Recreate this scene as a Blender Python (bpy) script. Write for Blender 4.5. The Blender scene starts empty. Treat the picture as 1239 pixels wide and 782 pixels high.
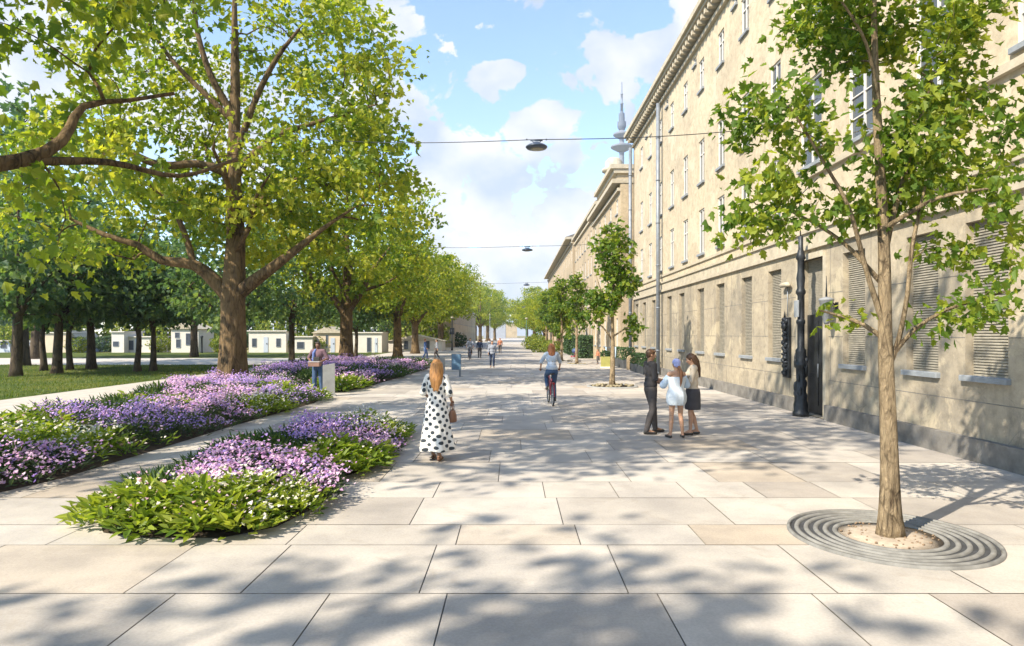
import bpy, bmesh, math, random
import numpy as np
from mathutils import Vector, Matrix, Quaternion
R = math.radians
PI = math.pi
SC = bpy.context.scene
COL = SC.collection

# ------------------------------------------------------------------ helpers
class MB:
    """collects simple shapes; build() links them as ONE mesh object"""
    def __init__(s):
        s.v = []; s.f = []; s.mi = []; s.sm = []
    def add(s, verts, faces, mi=0, smooth=False):
        o = len(s.v)
        s.v.extend([tuple(p) for p in verts])
        for f in faces:
            s.f.append(tuple(i + o for i in f)); s.mi.append(mi); s.sm.append(smooth)
    def box(s, x0, x1, y0, y1, z0, z1, mi=0):
        x0, x1 = min(x0, x1), max(x0, x1); y0, y1 = min(y0, y1), max(y0, y1); z0, z1 = min(z0, z1), max(z0, z1)
        v = [(x0,y0,z0),(x1,y0,z0),(x1,y1,z0),(x0,y1,z0),(x0,y0,z1),(x1,y0,z1),(x1,y1,z1),(x0,y1,z1)]
        s.add(v, [(0,3,2,1),(4,5,6,7),(0,1,5,4),(1,2,6,5),(2,3,7,6),(3,0,4,7)], mi)
        return s
    def bbox(s, x0, x1, y0, y1, z0, z1, b=.01, mi=0):
        """box with chamfered vertical and top edges"""
        def ring(d, z):
            return [(x0+d,y0,z),(x1-d,y0,z),(x1,y0+d,z),(x1,y1-d,z),(x1-d,y1,z),(x0+d,y1,z),(x0,y1-d,z),(x0,y0+d,z)]
        a = ring(b, z0); m = ring(b, z1-b)
        t = [(x0+b+b*.4,y0+b,z1),(x1-b-b*.4,y0+b,z1),(x1-b,y0+b+b*.4,z1),(x1-b,y1-b-b*.4,z1),(x1-b-b*.4,y1-b,z1),(x0+b+b*.4,y1-b,z1),(x0+b,y1-b-b*.4,z1),(x0+b,y0+b+b*.4,z1)]
        f = [tuple(range(7,-1,-1)), tuple(range(16,24))]
        for k in range(8):
            j = (k+1) % 8
            f.append((k,j,j+8,k+8)); f.append((k+8,j+8,j+16,k+16))
        s.add(a+m+t, f, mi); return s
    def tube(s, pts, rad, n=8, mi=0, cap=True, lobes=None, smooth=True):
        P = [Vector(p) for p in pts]
        if not hasattr(rad, '__len__'): rad = [rad]*len(P)
        up = Vector((0,0,1)); prev = None; vs = []
        for i, p in enumerate(P):
            a = P[max(i-1,0)]; b = P[min(i+1,len(P)-1)]
            t = (b-a)
            if t.length < 1e-9: t = Vector((0,0,1))
            t.normalize()
            if prev is None:
                u = t.cross(Vector((1,0,0)))
                if u.length < .2: u = t.cross(Vector((0,1,0)))
            else:
                u = prev - t*prev.dot(t)
                if u.length < 1e-6: u = t.cross(Vector((1,0,0)))
            u.normalize(); w = t.cross(u); prev = u
            for k in range(n):
                an = 2*PI*k/n
                r = rad[i]
                if lobes: r *= lobes(i/(len(P)-1), an, p)
                vs.append(p + (u*math.cos(an)+w*math.sin(an))*r)
        f = []
        for i in range(len(P)-1):
            for k in range(n):
                j = (k+1) % n
                f.append((i*n+k, i*n+j, (i+1)*n+j, (i+1)*n+k))
        if cap:
            f.append(tuple(range(n-1,-1,-1))); f.append(tuple((len(P)-1)*n+k for k in range(n)))
        s.add(vs, f, mi, smooth); return s
    def lathe(s, prof, n=24, c=(0,0,0), mi=0, smooth=True, sx=1, sy=1, caps=True):
        vs = []; f = []
        for r, z in prof:
            for k in range(n):
                a = 2*PI*k/n
                vs.append((c[0]+r*math.cos(a)*sx, c[1]+r*math.sin(a)*sy, c[2]+z))
        for i in range(len(prof)-1):
            for k in range(n):
                j = (k+1) % n
                f.append((i*n+k, i*n+j, (i+1)*n+j, (i+1)*n+k))
        if caps and prof[0][0] > 1e-5: f.append(tuple(range(n-1,-1,-1)))
        if caps and prof[-1][0] > 1e-5: f.append(tuple((len(prof)-1)*n+k for k in range(n)))
        s.add(vs, f, mi, smooth); return s
    def torus(s, Rr, r, c=(0,0,0), axis='z', n=32, m=8, mi=0):
        vs = []; f = []
        for i in range(n):
            a = 2*PI*i/n
            for k in range(m):
                b = 2*PI*k/m
                q = Rr + r*math.cos(b); h = r*math.sin(b)
                if axis == 'z': p = (q*math.cos(a), q*math.sin(a), h)
                elif axis == 'x': p = (h, q*math.cos(a), q*math.sin(a))
                else: p = (q*math.cos(a), h, q*math.sin(a))
                vs.append((c[0]+p[0], c[1]+p[1], c[2]+p[2]))
        for i in range(n):
            for k in range(m):
                f.append((i*m+k, ((i+1)%n)*m+k, ((i+1)%n)*m+(k+1)%m, i*m+(k+1)%m))
        s.add(vs, f, mi, True); return s
    def ball(s, c, r, n=14, mi=0, rot=None):
        if not hasattr(r, '__len__'): r = (r,r,r)
        vs = []; f = []; m = n//2+2
        for i in range(m):
            th = PI*i/(m-1)
            for k in range(n):
                a = 2*PI*k/n
                p = Vector((r[0]*math.sin(th)*math.cos(a), r[1]*math.sin(th)*math.sin(a), -r[2]*math.cos(th)))
                if rot is not None: p = rot @ p
                vs.append((c[0]+p.x, c[1]+p.y, c[2]+p.z))
        for i in range(m-1):
            for k in range(n):
                j = (k+1) % n
                f.append((i*n+k, i*n+j, (i+1)*n+j, (i+1)*n+k))
        s.add(vs, f, mi, True); return s
    def mesh(s, name, mats):
        me = bpy.data.meshes.new(name)
        me.from_pydata(s.v, [], s.f)
        for m in (mats if isinstance(mats, (list, tuple)) else [mats]): me.materials.append(m)
        me.polygons.foreach_set('material_index', s.mi)
        me.polygons.foreach_set('use_smooth', s.sm)
        me.validate(); me.update()
        return me
    def build(s, name, mats, parent=None, loc=None):
        return link(name, s.mesh(name, mats), parent, loc)

def link(name, me, parent=None, loc=None):
    o = bpy.data.objects.new(name, me); COL.objects.link(o)
    if parent is not None: o.parent = parent
    if loc is not None: o.location = loc
    return o
def tag(o, label=None, cat=None, group=None, kind=None):
    if label: o['label'] = label
    if cat: o['category'] = cat
    if group: o['group'] = group
    if kind: o['kind'] = kind
    return o
def thing(name, label, cat, loc=(0,0,0), rz=0, group=None):
    o = bpy.data.objects.new(name, None); COL.objects.link(o)
    o.location = loc; o.rotation_euler = (0,0,rz); o.empty_display_size = .3
    return tag(o, label, cat, group)
KIDS = {}
def copy_tree(o, loc, rz=0, label=None, group=None, scale=None, parent=None):
    c = o.copy(); COL.objects.link(c)
    if parent is None:
        c.location = loc; c.rotation_euler = (0,0,rz)
        if scale: c.scale = scale
        if label: c['label'] = label
        if group: c['group'] = group
    else: c.parent = parent
    for ch in list(o.children): copy_tree(ch, None, parent=c)
    return c

# ------------------------------------------------------------------ materials
def lin(*c):
    return (c[0], c[1], c[2], 1)
class NT:
    def __init__(s, name, disp=False):
        s.m = bpy.data.materials.new(name); s.m.use_nodes = True
        s.t = s.m.node_tree; s.n = s.t.nodes; s.l = s.t.links
        s.b = s.n['Principled BSDF']; s.out = s.n['Material Output']
    def new(s, ty, **kw):
        nd = s.n.new(ty)
        for k, v in kw.items(): setattr(nd, k, v)
        return nd
    def link(s, a, b): s.l.new(a, b)
    def coord(s, kind='Object'):
        return s.new('ShaderNodeTexCoord').outputs[kind]
    def mapping(s, vec, scale=(1,1,1), rot=(0,0,0), loc=(0,0,0)):
        mp = s.new('ShaderNodeMapping')
        mp.inputs['Scale'].default_value = scale; mp.inputs['Rotation'].default_value = rot; mp.inputs['Location'].default_value = loc
        s.link(vec, mp.inputs['Vector']); return mp.outputs[0]
    def noise(s, vec, scale, detail=4, rough=.6, dist=0):
        nz = s.new('ShaderNodeTexNoise')
        nz.inputs['Scale'].default_value = scale; nz.inputs['Detail'].default_value = detail
        nz.inputs['Roughness'].default_value = rough; nz.inputs['Distortion'].default_value = dist
        if vec is not None: s.link(vec, nz.inputs['Vector'])
        return nz.outputs['Fac']
    def ramp(s, fac, stops, interp='LINEAR'):
        r = s.new('ShaderNodeValToRGB'); r.color_ramp.interpolation = interp
        while len(r.color_ramp.elements) < len(stops): r.color_ramp.elements.new(.5)
        for e, (p, c) in zip(r.color_ramp.elements, stops):
            e.position = p; e.color = c if len(c) == 4 else (*c, 1)
        s.link(fac, r.inputs[0]); return r.outputs[0]
    def mix(s, fac, a, b, mode='MIX'):
        m = s.new('ShaderNodeMix', data_type='RGBA', blend_type=mode)
        for val, sock in ((fac, m.inputs[0]), (a, m.inputs[6]), (b, m.inputs[7])):
            if hasattr(val, 'is_linked') or isinstance(val, bpy.types.NodeSocket): s.link(val, sock)
            elif isinstance(val, (int, float)): sock.default_value = val
            else: sock.default_value = val if len(val) == 4 else (*val, 1)
        return m.outputs[2]
    def math(s, op, a, b=None, clamp=False):
        m = s.new('ShaderNodeMath', operation=op); m.use_clamp = clamp
        for val, sock in ((a, m.inputs[0]), (b, m.inputs[1])):
            if val is None: continue
            if isinstance(val, (int, float)): sock.default_value = val
            else: s.link(val, sock)
        return m.outputs[0]
    def bump(s, h, strength=.3, dist=.02):
        b = s.new('ShaderNodeBump'); b.inputs['Strength'].default_value = strength; b.inputs['Distance'].default_value = dist
        s.link(h, b.inputs['Height']); s.link(b.outputs[0], s.b.inputs['Normal']); return b
    def base(s, c, rough=.7, spec=.3, metal=0):
        if isinstance(c, bpy.types.NodeSocket): s.link(c, s.b.inputs['Base Color'])
        else: s.b.inputs['Base Color'].default_value = (*c[:3], 1)
        s.b.inputs['Roughness'].default_value = rough
        s.b.inputs['Specular IOR Level'].default_value = spec
        s.b.inputs['Metallic'].default_value = metal
        return s.m

def simple(name, c, rough=.7, var=.25, scale=6, spec=.3, metal=0, bump=0, detail=4, coord='Object'):
    """plain material with a mottled tone"""
    t = NT(name)
    nz = t.noise(t.coord(coord), scale, detail)
    lo = tuple(x*(1-var) for x in c); hi = tuple(min(1, x*(1+var)) for x in c)
    col = t.ramp(nz, [(.3, lo), (.7, hi)])
    if bump: t.bump(t.noise(t.coord(coord), scale*6, 5), bump, .02)
    return t.base(col, rough, spec, metal)

def leaf_mat(name, stops, trans=.35, rough=.5):
    t = NT(name)
    at = t.new('ShaderNodeAttribute', attribute_name='tint')
    col = t.ramp(at.outputs['Fac'], stops)
    t.base(col, rough, .25)
    tr = t.new('ShaderNodeBsdfTranslucent')
    tcol = t.mix(.5, col, (.88, 1.0, .25), 'MULTIPLY')
    bright = t.mix(1.0, tcol, (2.2, 2.1, 1.4), 'MULTIPLY')
    t.link(bright, tr.inputs['Color'])
    mx = t.new('ShaderNodeMixShader'); mx.inputs[0].default_value = trans
    t.link(t.b.outputs[0], mx.inputs[1]); t.link(tr.outputs[0], mx.inputs[2])
    t.link(mx.outputs[0], t.out.inputs['Surface'])
    return t.m

def bark_mat(name, dark, light, scale=1.0):
    t = NT(name)
    co = t.coord()
    v = t.mapping(co, (2.2*scale, 2.2*scale, .55*scale))
    n1 = t.noise(v, 3.2, 7, .68, .6)
    n2 = t.noise(co, 1.1*scale, 4, .6)
    c1 = t.ramp(n1, [(.36, dark), (.47, tuple(a*.45+b*.55 for a, b in zip(dark, light))), (.62, light)])
    vo = t.new('ShaderNodeTexVoronoi', feature='DISTANCE_TO_EDGE'); vo.inputs['Scale'].default_value = 2.6
    t.link(t.mix(.12, v, t.new('ShaderNodeTexNoise').outputs['Color']), vo.inputs['Vector'])
    c1 = t.mix(t.ramp(vo.outputs['Distance'], [(0, (.75,.75,.75)), (.09, (0,0,0))]), c1, tuple(x*.5 for x in dark))
    c2 = t.mix(t.ramp(n2, [(.4, (0,0,0)), (.65, (.7,.7,.7))]), c1, tuple(min(1, x*1.25) for x in light))
    t.bump(n1, 1.0, .09)
    return t.base(c2, .85, .15)

# ------------------------------------------------------------------ fast mesh from numpy
def np_mesh(name, verts, loops, starts, mats, tint=None, smooth=False, mi=None):
    me = bpy.data.meshes.new(name)
    nv = len(verts); nl = len(loops); nf = len(starts)
    me.vertices.add(nv); me.vertices.foreach_set('co', np.ascontiguousarray(verts, dtype=np.float32).ravel())
    me.loops.add(nl); me.loops.foreach_set('vertex_index', np.ascontiguousarray(loops, dtype=np.int32))
    me.polygons.add(nf); me.polygons.foreach_set('loop_start', np.ascontiguousarray(starts, dtype=np.int32))
    for m in mats: me.materials.append(m)
    if mi is not None: me.polygons.foreach_set('material_index', np.ascontiguousarray(mi, dtype=np.int32))
    me.polygons.foreach_set('use_smooth', np.full(nf, smooth, dtype=bool))
    if tint is not None:
        a = me.attributes.new('tint', 'FLOAT', 'POINT'); a.data.foreach_set('value', np.ascontiguousarray(tint, dtype=np.float32))
    me.update(calc_edges=True)
    return me

def norm(a):
    return a/np.maximum(np.linalg.norm(a, axis=-1, keepdims=True), 1e-9)

def leaf_cards(base, d, nrm, L, W, tint, fold=.25, droop=.15):
    """one six-point folded leaf at every base point: base, two shoulders a side, tip"""
    n = len(base)
    d = norm(d); side = norm(np.cross(d, nrm)); up = np.cross(side, d)
    L = np.broadcast_to(L, (n,))[:, None]; W = np.broadcast_to(W, (n,))[:, None]
    prof = [(0, 0, 0), (.38, .5, fold), (.72, .36, fold*.7-droop*.5), (1, 0, -droop), (.72, -.36, fold*.7-droop*.5), (.38, -.5, fold)]
    V = np.empty((n, 6, 3), np.float32)
    for k, (a, b, c) in enumerate(prof):
        V[:, k] = base + d*L*a + side*W*b + up*W*c
    o = (np.arange(n)*6)[:, None]
    F = np.concatenate([o+np.array([[0,1,2,3]]), o+np.array([[0,3,4,5]])], 1).ravel()
    st = np.arange(2*n)*4
    return V.reshape(-1, 3), F, st, np.repeat(tint, 6)

def lobed_cards(base, d, nrm, L, W, tint, rng, fold=.22, droop=.2):
    """leaves with an uneven lobed outline, folded along the midrib, each with its own curl"""
    n = len(base)
    d = norm(d); side = norm(np.cross(d, nrm)); up = np.cross(side, d)
    L = np.broadcast_to(L, (n,))[:, None]; W = np.broadcast_to(W, (n,))[:, None]
    half = [(.14,.26),(.36,.55),(.44,.30),(.70,.42),(.70,.17)]
    pts = [(0,0)]+half+[(1,0)]+[(a,-b) for a,b in half[::-1]]
    cu = (droop*(.3+1.4*rng.random(n)))[:,None]; fo = (fold*(.2+1.5*rng.random(n)))[:,None]
    V = np.empty((n, 12, 3), np.float32)
    for k, (a, b) in enumerate(pts):
        V[:, k] = base + d*L*a + side*W*b*(.85+.3*rng.random(n))[:,None] + up*W*(fo*abs(b)*2-cu*a*a)
    o = (np.arange(n)*12)[:, None]
    F = np.concatenate([o+np.array([[0,1,2,3,4,5,6]]), o+np.array([[6,7,8,9,10,11,0]])], 1).ravel()
    return V.reshape(-1, 3), F, np.arange(2*n)*7, np.repeat(tint, 12)

# ------------------------------------------------------------------ trees
def resample(pts, step):
    out = []
    P = [np.array(p, float) for p in pts]
    # Catmull-Rom through the points (x, y, z, r)
    Q = [2*P[0]-P[1]] + P + [2*P[-1]-P[-2]]
    for i in range(1, len(Q)-2):
        a, b, c, d = Q[i-1], Q[i], Q[i+1], Q[i+2]
        n = max(1, int(np.linalg.norm((c-b)[:3])/step))
        for k in range(n):
            t = k/n
            out.append(.5*((2*b)+(c-a)*t+(2*a-5*b+4*c-d)*t*t+(3*b-a-3*c+d)*t**3))
    out.append(P[-1]); return out

def build_tree(seed, limbs, blobs, nclump, leaves, leaf, crad, bark, lmat, mind=.9, step=.35, tipr=.011, expo=.5,
               flare=0.0, shell=2.0, updir=.45, flat=.7, extra=None, wratio=.78, twig_leaf=0.35, sides=12, minr=.006, tintbias=0.0, gaps=0.0, thin=None, lobed=True):
    """limbs: polylines (x,y,z,r), the first is the stem. blobs: ((cx,cy,cz),(rx,ry,rz)) of crown. returns trunk mesh, crown mesh"""
    rng = np.random.default_rng(seed)
    nodes = []; par = []; rad = []
    chains = []
    for li, lb in enumerate(limbs):
        rs = resample(lb, step)
        if li == 0: first = -1
        else:
            arr = np.array([q[:3] for q in nodes]); dd = np.linalg.norm(arr - np.array(lb[0][:3]), axis=1); first = int(dd.argmin())
        prev = first
        for q in rs:
            nodes.append(np.array(q[:3])); par.append(prev); rad.append(max(q[3], .004)); prev = len(nodes)-1
    nfix = len(nodes)
    # clump centres
    vol = np.array([b[1][0]*b[1][1]*b[1][2] for b in blobs]); vol = vol/vol.sum()
    C = []
    tries = 0
    while len(C) < nclump and tries < nclump*60:
        tries += 1
        b = blobs[rng.choice(len(blobs), p=vol)]
        u = norm(rng.normal(size=3)); r = rng.random()**(1/(3*shell))
        c = np.array(b[0]) + u*np.array(b[1])*r
        if thin and c[1] < thin[0] and abs(c[0]-thin[1]) < thin[2] and rng.random() < thin[3]: continue
        if C and np.min(np.linalg.norm(np.array(C)-c, axis=1)) < mind*(0.75 if tries > nclump*20 else 1): continue
        C.append(c)
    C = np.array(C)
    if extra is not None: C = np.vstack([C, np.array(extra, float)])
    base = np.array(nodes[:nfix])
    order = np.argsort([np.min(np.linalg.norm(base-c, axis=1)) for c in C])
    arr = np.zeros((nfix+len(C)*14, 3)); arr[:nfix] = base; cnt = nfix
    zlow = limbs[0][0][2] + (limbs[1][0][2]*.9 if len(limbs) > 1 else 2.)
    tips = []
    for ci in order:
        c = C[ci]; A = arr[:cnt]
        dv = c - A; dist = np.linalg.norm(dv, axis=1)
        cost = dist + 1.2*np.maximum(0, A[:,2]-c[2]+.15*dist) + 6.0*(A[:,2] < min(zlow, c[2]+5)) * (A[:,2] < zlow)
        j = int(cost.argmin()); p0 = A[j].copy(); L = dist[j]
        n = int(min(9, max(2, L/step)))
        sag = np.array([rng.normal()*.12, rng.normal()*.12, .1+rng.random()*.14])*L*.6
        prev = j
        for k in range(1, n+1):
            t = k/n
            q = p0 + (c-p0)*t + sag*math.sin(PI*t)*.7 + rng.normal(size=3)*.02*L
            arr[cnt] = q; nodes.append(q); par.append(prev); rad.append(0); prev = cnt; cnt += 1
        tips.append(prev)
    # pipe model
    N = len(nodes); cn = np.zeros(N)
    for t in tips: cn[t] += 1
    for i in range(N-1, -1, -1):
        if par[i] >= 0: cn[par[i]] += cn[i]
    r = np.array(rad)
    gr = tipr*np.maximum(cn, .5)**expo
    r = np.where(r > 0, r, np.maximum(gr, minr))
    for i in range(nfix, N):      # a twig is never thicker than what carries it
        if par[i] >= 0: r[i] = min(r[i], r[par[i]]*.85)
    kids = [[] for _ in range(N)]
    for i in range(N):
        if par[i] >= 0: kids[par[i]].append(i)
    mb = MB(); done = set()
    ph = rng.random(6)*6
    def lob(t, an, p):
        z = p.z
        k = math.exp(-max(z, 0)/.55)*flare
        return 1 + k*(.55+.38*math.sin(5*an+ph[0])+.25*math.sin(3*an+ph[1])) + .06*math.sin(4*an+ph[2]+z*1.1)+.05*math.sin(7*an+ph[3]-z*2.3)
    starts = [i for i in range(N) if par[i] < 0]
    stack = [(s, None) for s in starts]
    while stack:
        s0, fr = stack.pop()
        ch = [] if fr is None else [fr]
        i = s0
        while True:
            ch.append(i)
            ks = kids[i]
            if not ks: break
            same = [k for k in ks if k == i+1 and k < nfix]
            nx = same[0] if same else max(ks, key=lambda k: r[k])
            for k in ks:
                if k != nx: stack.append((k, i))
            i = nx
        if len(ch) < 2: continue
        rr = [r[k] for k in ch]
        if fr is not None: rr[0] = rr[1]*1.1
        big = max(rr)
        n = sides if big > .08 else (8 if big > .04 else 5)
        mb.tube([nodes[k] for k in ch], rr, n, cap=True, lobes=lob if (fr is None and flare) else None)
    tm = mb.mesh('trunk', [bark])
    # leaves
    Bs=[];Ds=[];Ns=[];Ls=[];Ts=[]
    cen = np.mean(C, axis=0)
    allp = []
    for t in tips:
        c = nodes[t]
        m = int(leaves*(.65+.7*rng.random()))
        if gaps and rng.random() < gaps: m = int(m*.25)
        g = rng.normal(size=(m,3)); g = g/np.maximum(1, np.linalg.norm(g,axis=1,keepdims=True)/1.7)
        sc = crad*(.7+.6*rng.random())
        pts = c + g*np.array([sc, sc, sc*flat])
        q = int(m*twig_leaf)       # a share of the leaves sits along the twig
        pa = par[t]; chain = [t]
        while pa >= nfix and len(chain) < 5: chain.append(pa); pa = par[pa]
        for k in range(q):
            pts[k] = np.array(nodes[chain[rng.integers(len(chain))]]) + rng.normal(size=3)*sc*.4
        ct = rng.random()
        Bs.append(pts)
        out = norm(pts - cen)
        d = norm(out*.7 + rng.normal(size=(m,3))*.8 + np.array([0,0,-.25]))
        nn = norm(out*.55 + rng.normal(size=(m,3))*.65 + np.array([-.15,-.15,updir]))
        Ds.append(d); Ns.append(nn)
        Ls.append(leaf*(.6+.75*rng.random(m)))
        Ts.append(np.clip(.5*ct+.5*rng.random(m)+rng.normal(size=m)*.08+tintbias, 0, 1))
    B=np.concatenate(Bs);D=np.concatenate(Ds);Nn=np.concatenate(Ns);L=np.concatenate(Ls);T=np.concatenate(Ts)
    V,F,st,tt = lobed_cards(B, D, Nn, L, L*wratio, T, rng) if lobed else leaf_cards(B, D, Nn, L, L*wratio, T)
    cm = np_mesh('crown', V, F, st, [lmat], tt)
    return tm, cm

def plant_tree(name, label, cat, tm, cm, loc, rz=0, s=1, group=None, sz=None):
    t = thing(name, label, cat, loc, rz, group)
    t.scale = (s, s, sz or s)
    link('trunk', tm, t); link('crown', cm, t)
    return t
# ------------------------------------------------------------------ camera, light, sky
H_CAM = 2.1
cam_d = bpy.data.cameras.new('camera'); cam = bpy.data.objects.new('camera', cam_d); COL.objects.link(cam)
cam.location = (0, 0, H_CAM); cam.rotation_euler = (R(90), 0, 0)
cam_d.sensor_width = 36; cam_d.lens = 36*800/1239
cam_d.shift_x = -2.5/1239; cam_d.shift_y = 14/1239
cam_d.clip_start = .05; cam_d.clip_end = 4000
SC.camera = cam
SUN_H = Vector((.78, .63)).normalized(); SUN_EL = R(42)
sl = bpy.data.lights.new('sun', 'SUN'); sl.energy = 4.4; sl.angle = R(.55); sl.color = (1, .90, .74)
so = bpy.data.objects.new('sun', sl); COL.objects.link(so)
so.rotation_euler = Vector((SUN_H.x*math.cos(SUN_EL), SUN_H.y*math.cos(SUN_EL), -math.sin(SUN_EL))).to_track_quat('-Z', 'Y').to_euler()
SC.view_settings.view_transform = 'Standard'; SC.view_settings.look = 'None'
SC.view_settings.exposure = 1.2; SC.view_settings.gamma = 1
w = bpy.data.worlds.new('World'); SC.world = w; w.use_nodes = True
nt = w.node_tree; N_ = nt.nodes; L_ = nt.links
bg = N_['Background']; bg.inputs['Strength'].default_value = .15
sky = N_.new('ShaderNodeTexSky'); sky.sky_type = 'NISHITA'; sky.sun_disc = False
sky.sun_elevation = SUN_EL; sky.sun_rotation = math.atan2(-SUN_H.x, -SUN_H.y)
sky.air_density = 1.0; sky.dust_density = .25; sky.ozone_density = 3.0; sky.altitude = 50
def wn(ty, **kw):
    n = N_.new(ty)
    for k, v in kw.items(): setattr(n, k, v)
    return n
tc = wn('ShaderNodeTexCoord')
mp = wn('ShaderNodeMapping'); mp.inputs['Scale'].default_value = (1, 1, 1.35); mp.inputs['Location'].default_value = (.37, .1, .62)
L_.new(tc.outputs['Generated'], mp.inputs['Vector'])
n1 = wn('ShaderNodeTexNoise'); n1.inputs['Scale'].default_value = 10; n1.inputs['Detail'].default_value = 10; n1.inputs['Roughness'].default_value = .58; n1.inputs['Distortion'].default_value = .35
L_.new(mp.outputs[0], n1.inputs['Vector'])
sep = wn('ShaderNodeSeparateXYZ'); L_.new(tc.outputs['Generated'], sep.inputs[0])
def wm(op, a, b=None, clamp=False):
    m = wn('ShaderNodeMath', operation=op); m.use_clamp = clamp
    for v, s in ((a, m.inputs[0]), (b, m.inputs[1])):
        if v is None: continue
        if isinstance(v, (int, float)): s.default_value = v
        else: L_.new(v, s)
    return m.outputs[0]
# cumulus heaps standing in chosen parts of the sky; noise gives them their edges
def sky_heap(x, z, r):
    d = Vector((x, 1, z)).normalized()
    dp = wn('ShaderNodeVectorMath', operation='DISTANCE'); L_.new(tc.outputs['Generated'], dp.inputs[0]); dp.inputs[1].default_value = d
    return wm('MULTIPLY', wm('SUBTRACT', 1, wm('DIVIDE', dp.outputs['Value'], r), True), 1.7, True)
def pxd(x, y): return (x-622)/800, (405-y)/800
heaps = []
for x, y, r in ((590, 98, .038), (612, 92, .035), (640, 165, .05), (668, 150, .05), (700, 165, .07), (740, 75, .06), (715, 100, .05), (735, 130, .07), (820, 8, .06), (800, 60, .06), (540, 195, .08), (600, 205, .06), (690, 250, .06),
                (560, 270, .11), (640, 300, .09), (590, 340, .14), (480, 20, .06), (450, 120, .08), (100, 60, .2), (250, 150, .12)):
    heaps.append(sky_heap(*pxd(x, y), r))
hs = heaps[0]
for q in heaps[1:]: hs = wm('MAXIMUM', hs, q)
low = wm('MULTIPLY', wm('SUBTRACT', .13, sep.outputs['Z']), 1.5)
low = wm('MAXIMUM', low, 0)
dens = wm('ADD', wm('ADD', wm('SUBTRACT', wm('MULTIPLY', n1.outputs['Fac'], 1.7), .35), wm('MULTIPLY', hs, .36)), low)
mr = wn('ShaderNodeMapRange'); mr.interpolation_type = 'SMOOTHSTEP'
mr.inputs['From Min'].default_value = .655; mr.inputs['From Max'].default_value = .735
L_.new(dens, mr.inputs['Value'])
# thin veil between the heaps
n2 = wn('ShaderNodeTexNoise'); n2.inputs['Scale'].default_value = 3.2; n2.inputs['Detail'].default_value = 6; L_.new(mp.outputs[0], n2.inputs['Vector'])
veil = wm('MULTIPLY', wm('SUBTRACT', n2.outputs['Fac'], .50, True), 1.0, True)
cl = wm('MAXIMUM', wm('MULTIPLY', mr.outputs[0], .97), veil)
mixc = wn('ShaderNodeMix', data_type='RGBA'); L_.new(cl, mixc.inputs[0]); L_.new(sky.outputs[0], mixc.inputs[6])
n3 = wn('ShaderNodeTexNoise'); n3.inputs['Scale'].default_value = 9; n3.inputs['Detail'].default_value = 6; L_.new(mp.outputs[0], n3.inputs['Vector'])
cr = wn('ShaderNodeValToRGB'); cr.color_ramp.elements[0].position = .36; cr.color_ramp.elements[0].color = (1.75, 2.1, 2.65, 1)
cr.color_ramp.elements[1].position = .62; cr.color_ramp.elements[1].color = (3.1, 3.1, 3.1, 1)
L_.new(n3.outputs['Fac'], cr.inputs[0]); L_.new(cr.outputs[0], mixc.inputs[7]); L_.new(mixc.outputs[2], bg.inputs['Color'])

# ------------------------------------------------------------------ materials of the setting
def stone_slab_mat():
    t = NT('pale_paving_stone')
    at = t.new('ShaderNodeAttribute', attribute_name='tint')
    co = t.coord()
    c0 = t.ramp(at.outputs['Fac'], [(0, (.35,.315,.28)), (.35, (.43,.395,.35)), (.75, (.475,.44,.395)), (1, (.42,.36,.29))])
    n = t.ramp(t.noise(co, .9, 6, .62), [(.34, (.76,.76,.77)), (.62, (1.07,1.06,1.04))])
    c1 = t.mix(1, c0, n, 'MULTIPLY')
    f = t.ramp(t.noise(co, 42, 3, .7), [(.3, (.88,.88,.88)), (.7, (1.08,1.08,1.08))])
    c2 = t.mix(1, c1, f, 'MULTIPLY')
    st = t.ramp(t.noise(co, 1.7, 9, .72, 1.2), [(.55, (0,0,0)), (.72, (.6,.6,.6))])
    c3 = t.mix(st, c2, (.30,.26,.21))
    t.bump(t.noise(co, 30, 5), .12, .01)
    return t.base(c3, .72, .3)
M_slab = stone_slab_mat()
M_joint = simple('paving_joint', (.20,.18,.15), .9, .3, 8)
M_path = simple('pale_gravel', (.44,.40,.35), .9, .14, 3, bump=.2)
M_road = simple('pale_park_road', (.48,.44,.40), .9, .12, 1.2)
def grass_ground():
    t = NT('lawn_ground'); co = t.coord()
    c = t.ramp(t.noise(co, .5, 6, .65), [(.3, (.035,.065,.014)), (.5, (.075,.105,.022)), (.7, (.15,.15,.04))])
    f = t.ramp(t.noise(co, 22, 4, .7), [(.3, (.7,.7,.7)), (.7, (1.25,1.2,1.1))])
    t.bump(t.noise(co, 30, 4), .5, .05)
    return t.base(t.mix(1, c, f, 'MULTIPLY'), .95, .1)
M_lawn = grass_ground()
M_soil = simple('dark_soil', (.045,.032,.02), .95, .4, 9, bump=.4)
M_dry = simple('dry_grass_ground', (.22,.19,.075), .95, .3, .6)

def sheet(name, x0, x1, y0, y1, z, m, thick=None, label=None):
    b = MB()
    b.add([(x0,y0,z),(x1,y0,z),(x1,y1,z),(x0,y1,z)], [(0,1,2,3)])
    o = b.build(name, m); tag(o, label, None, None, 'structure'); return o
sheet('ground', -700, 700, -120, 1100, -.06, M_dry)
sheet('road', -120, -14.6, 46.5, 60, -.03, M_road)
for nm, a in (('lawn', (-120, -16.6, -30, 46.5)), ('lawn', (-120, -14.6, 60, 78))):
    sheet(nm, *a, -.025, M_lawn)
sheet('path', -16.6, -12.4, -30, 46.5, -.02, M_path)
sheet('street', -14.6, 7.7, 60, 420, -.03, M_path)
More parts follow.
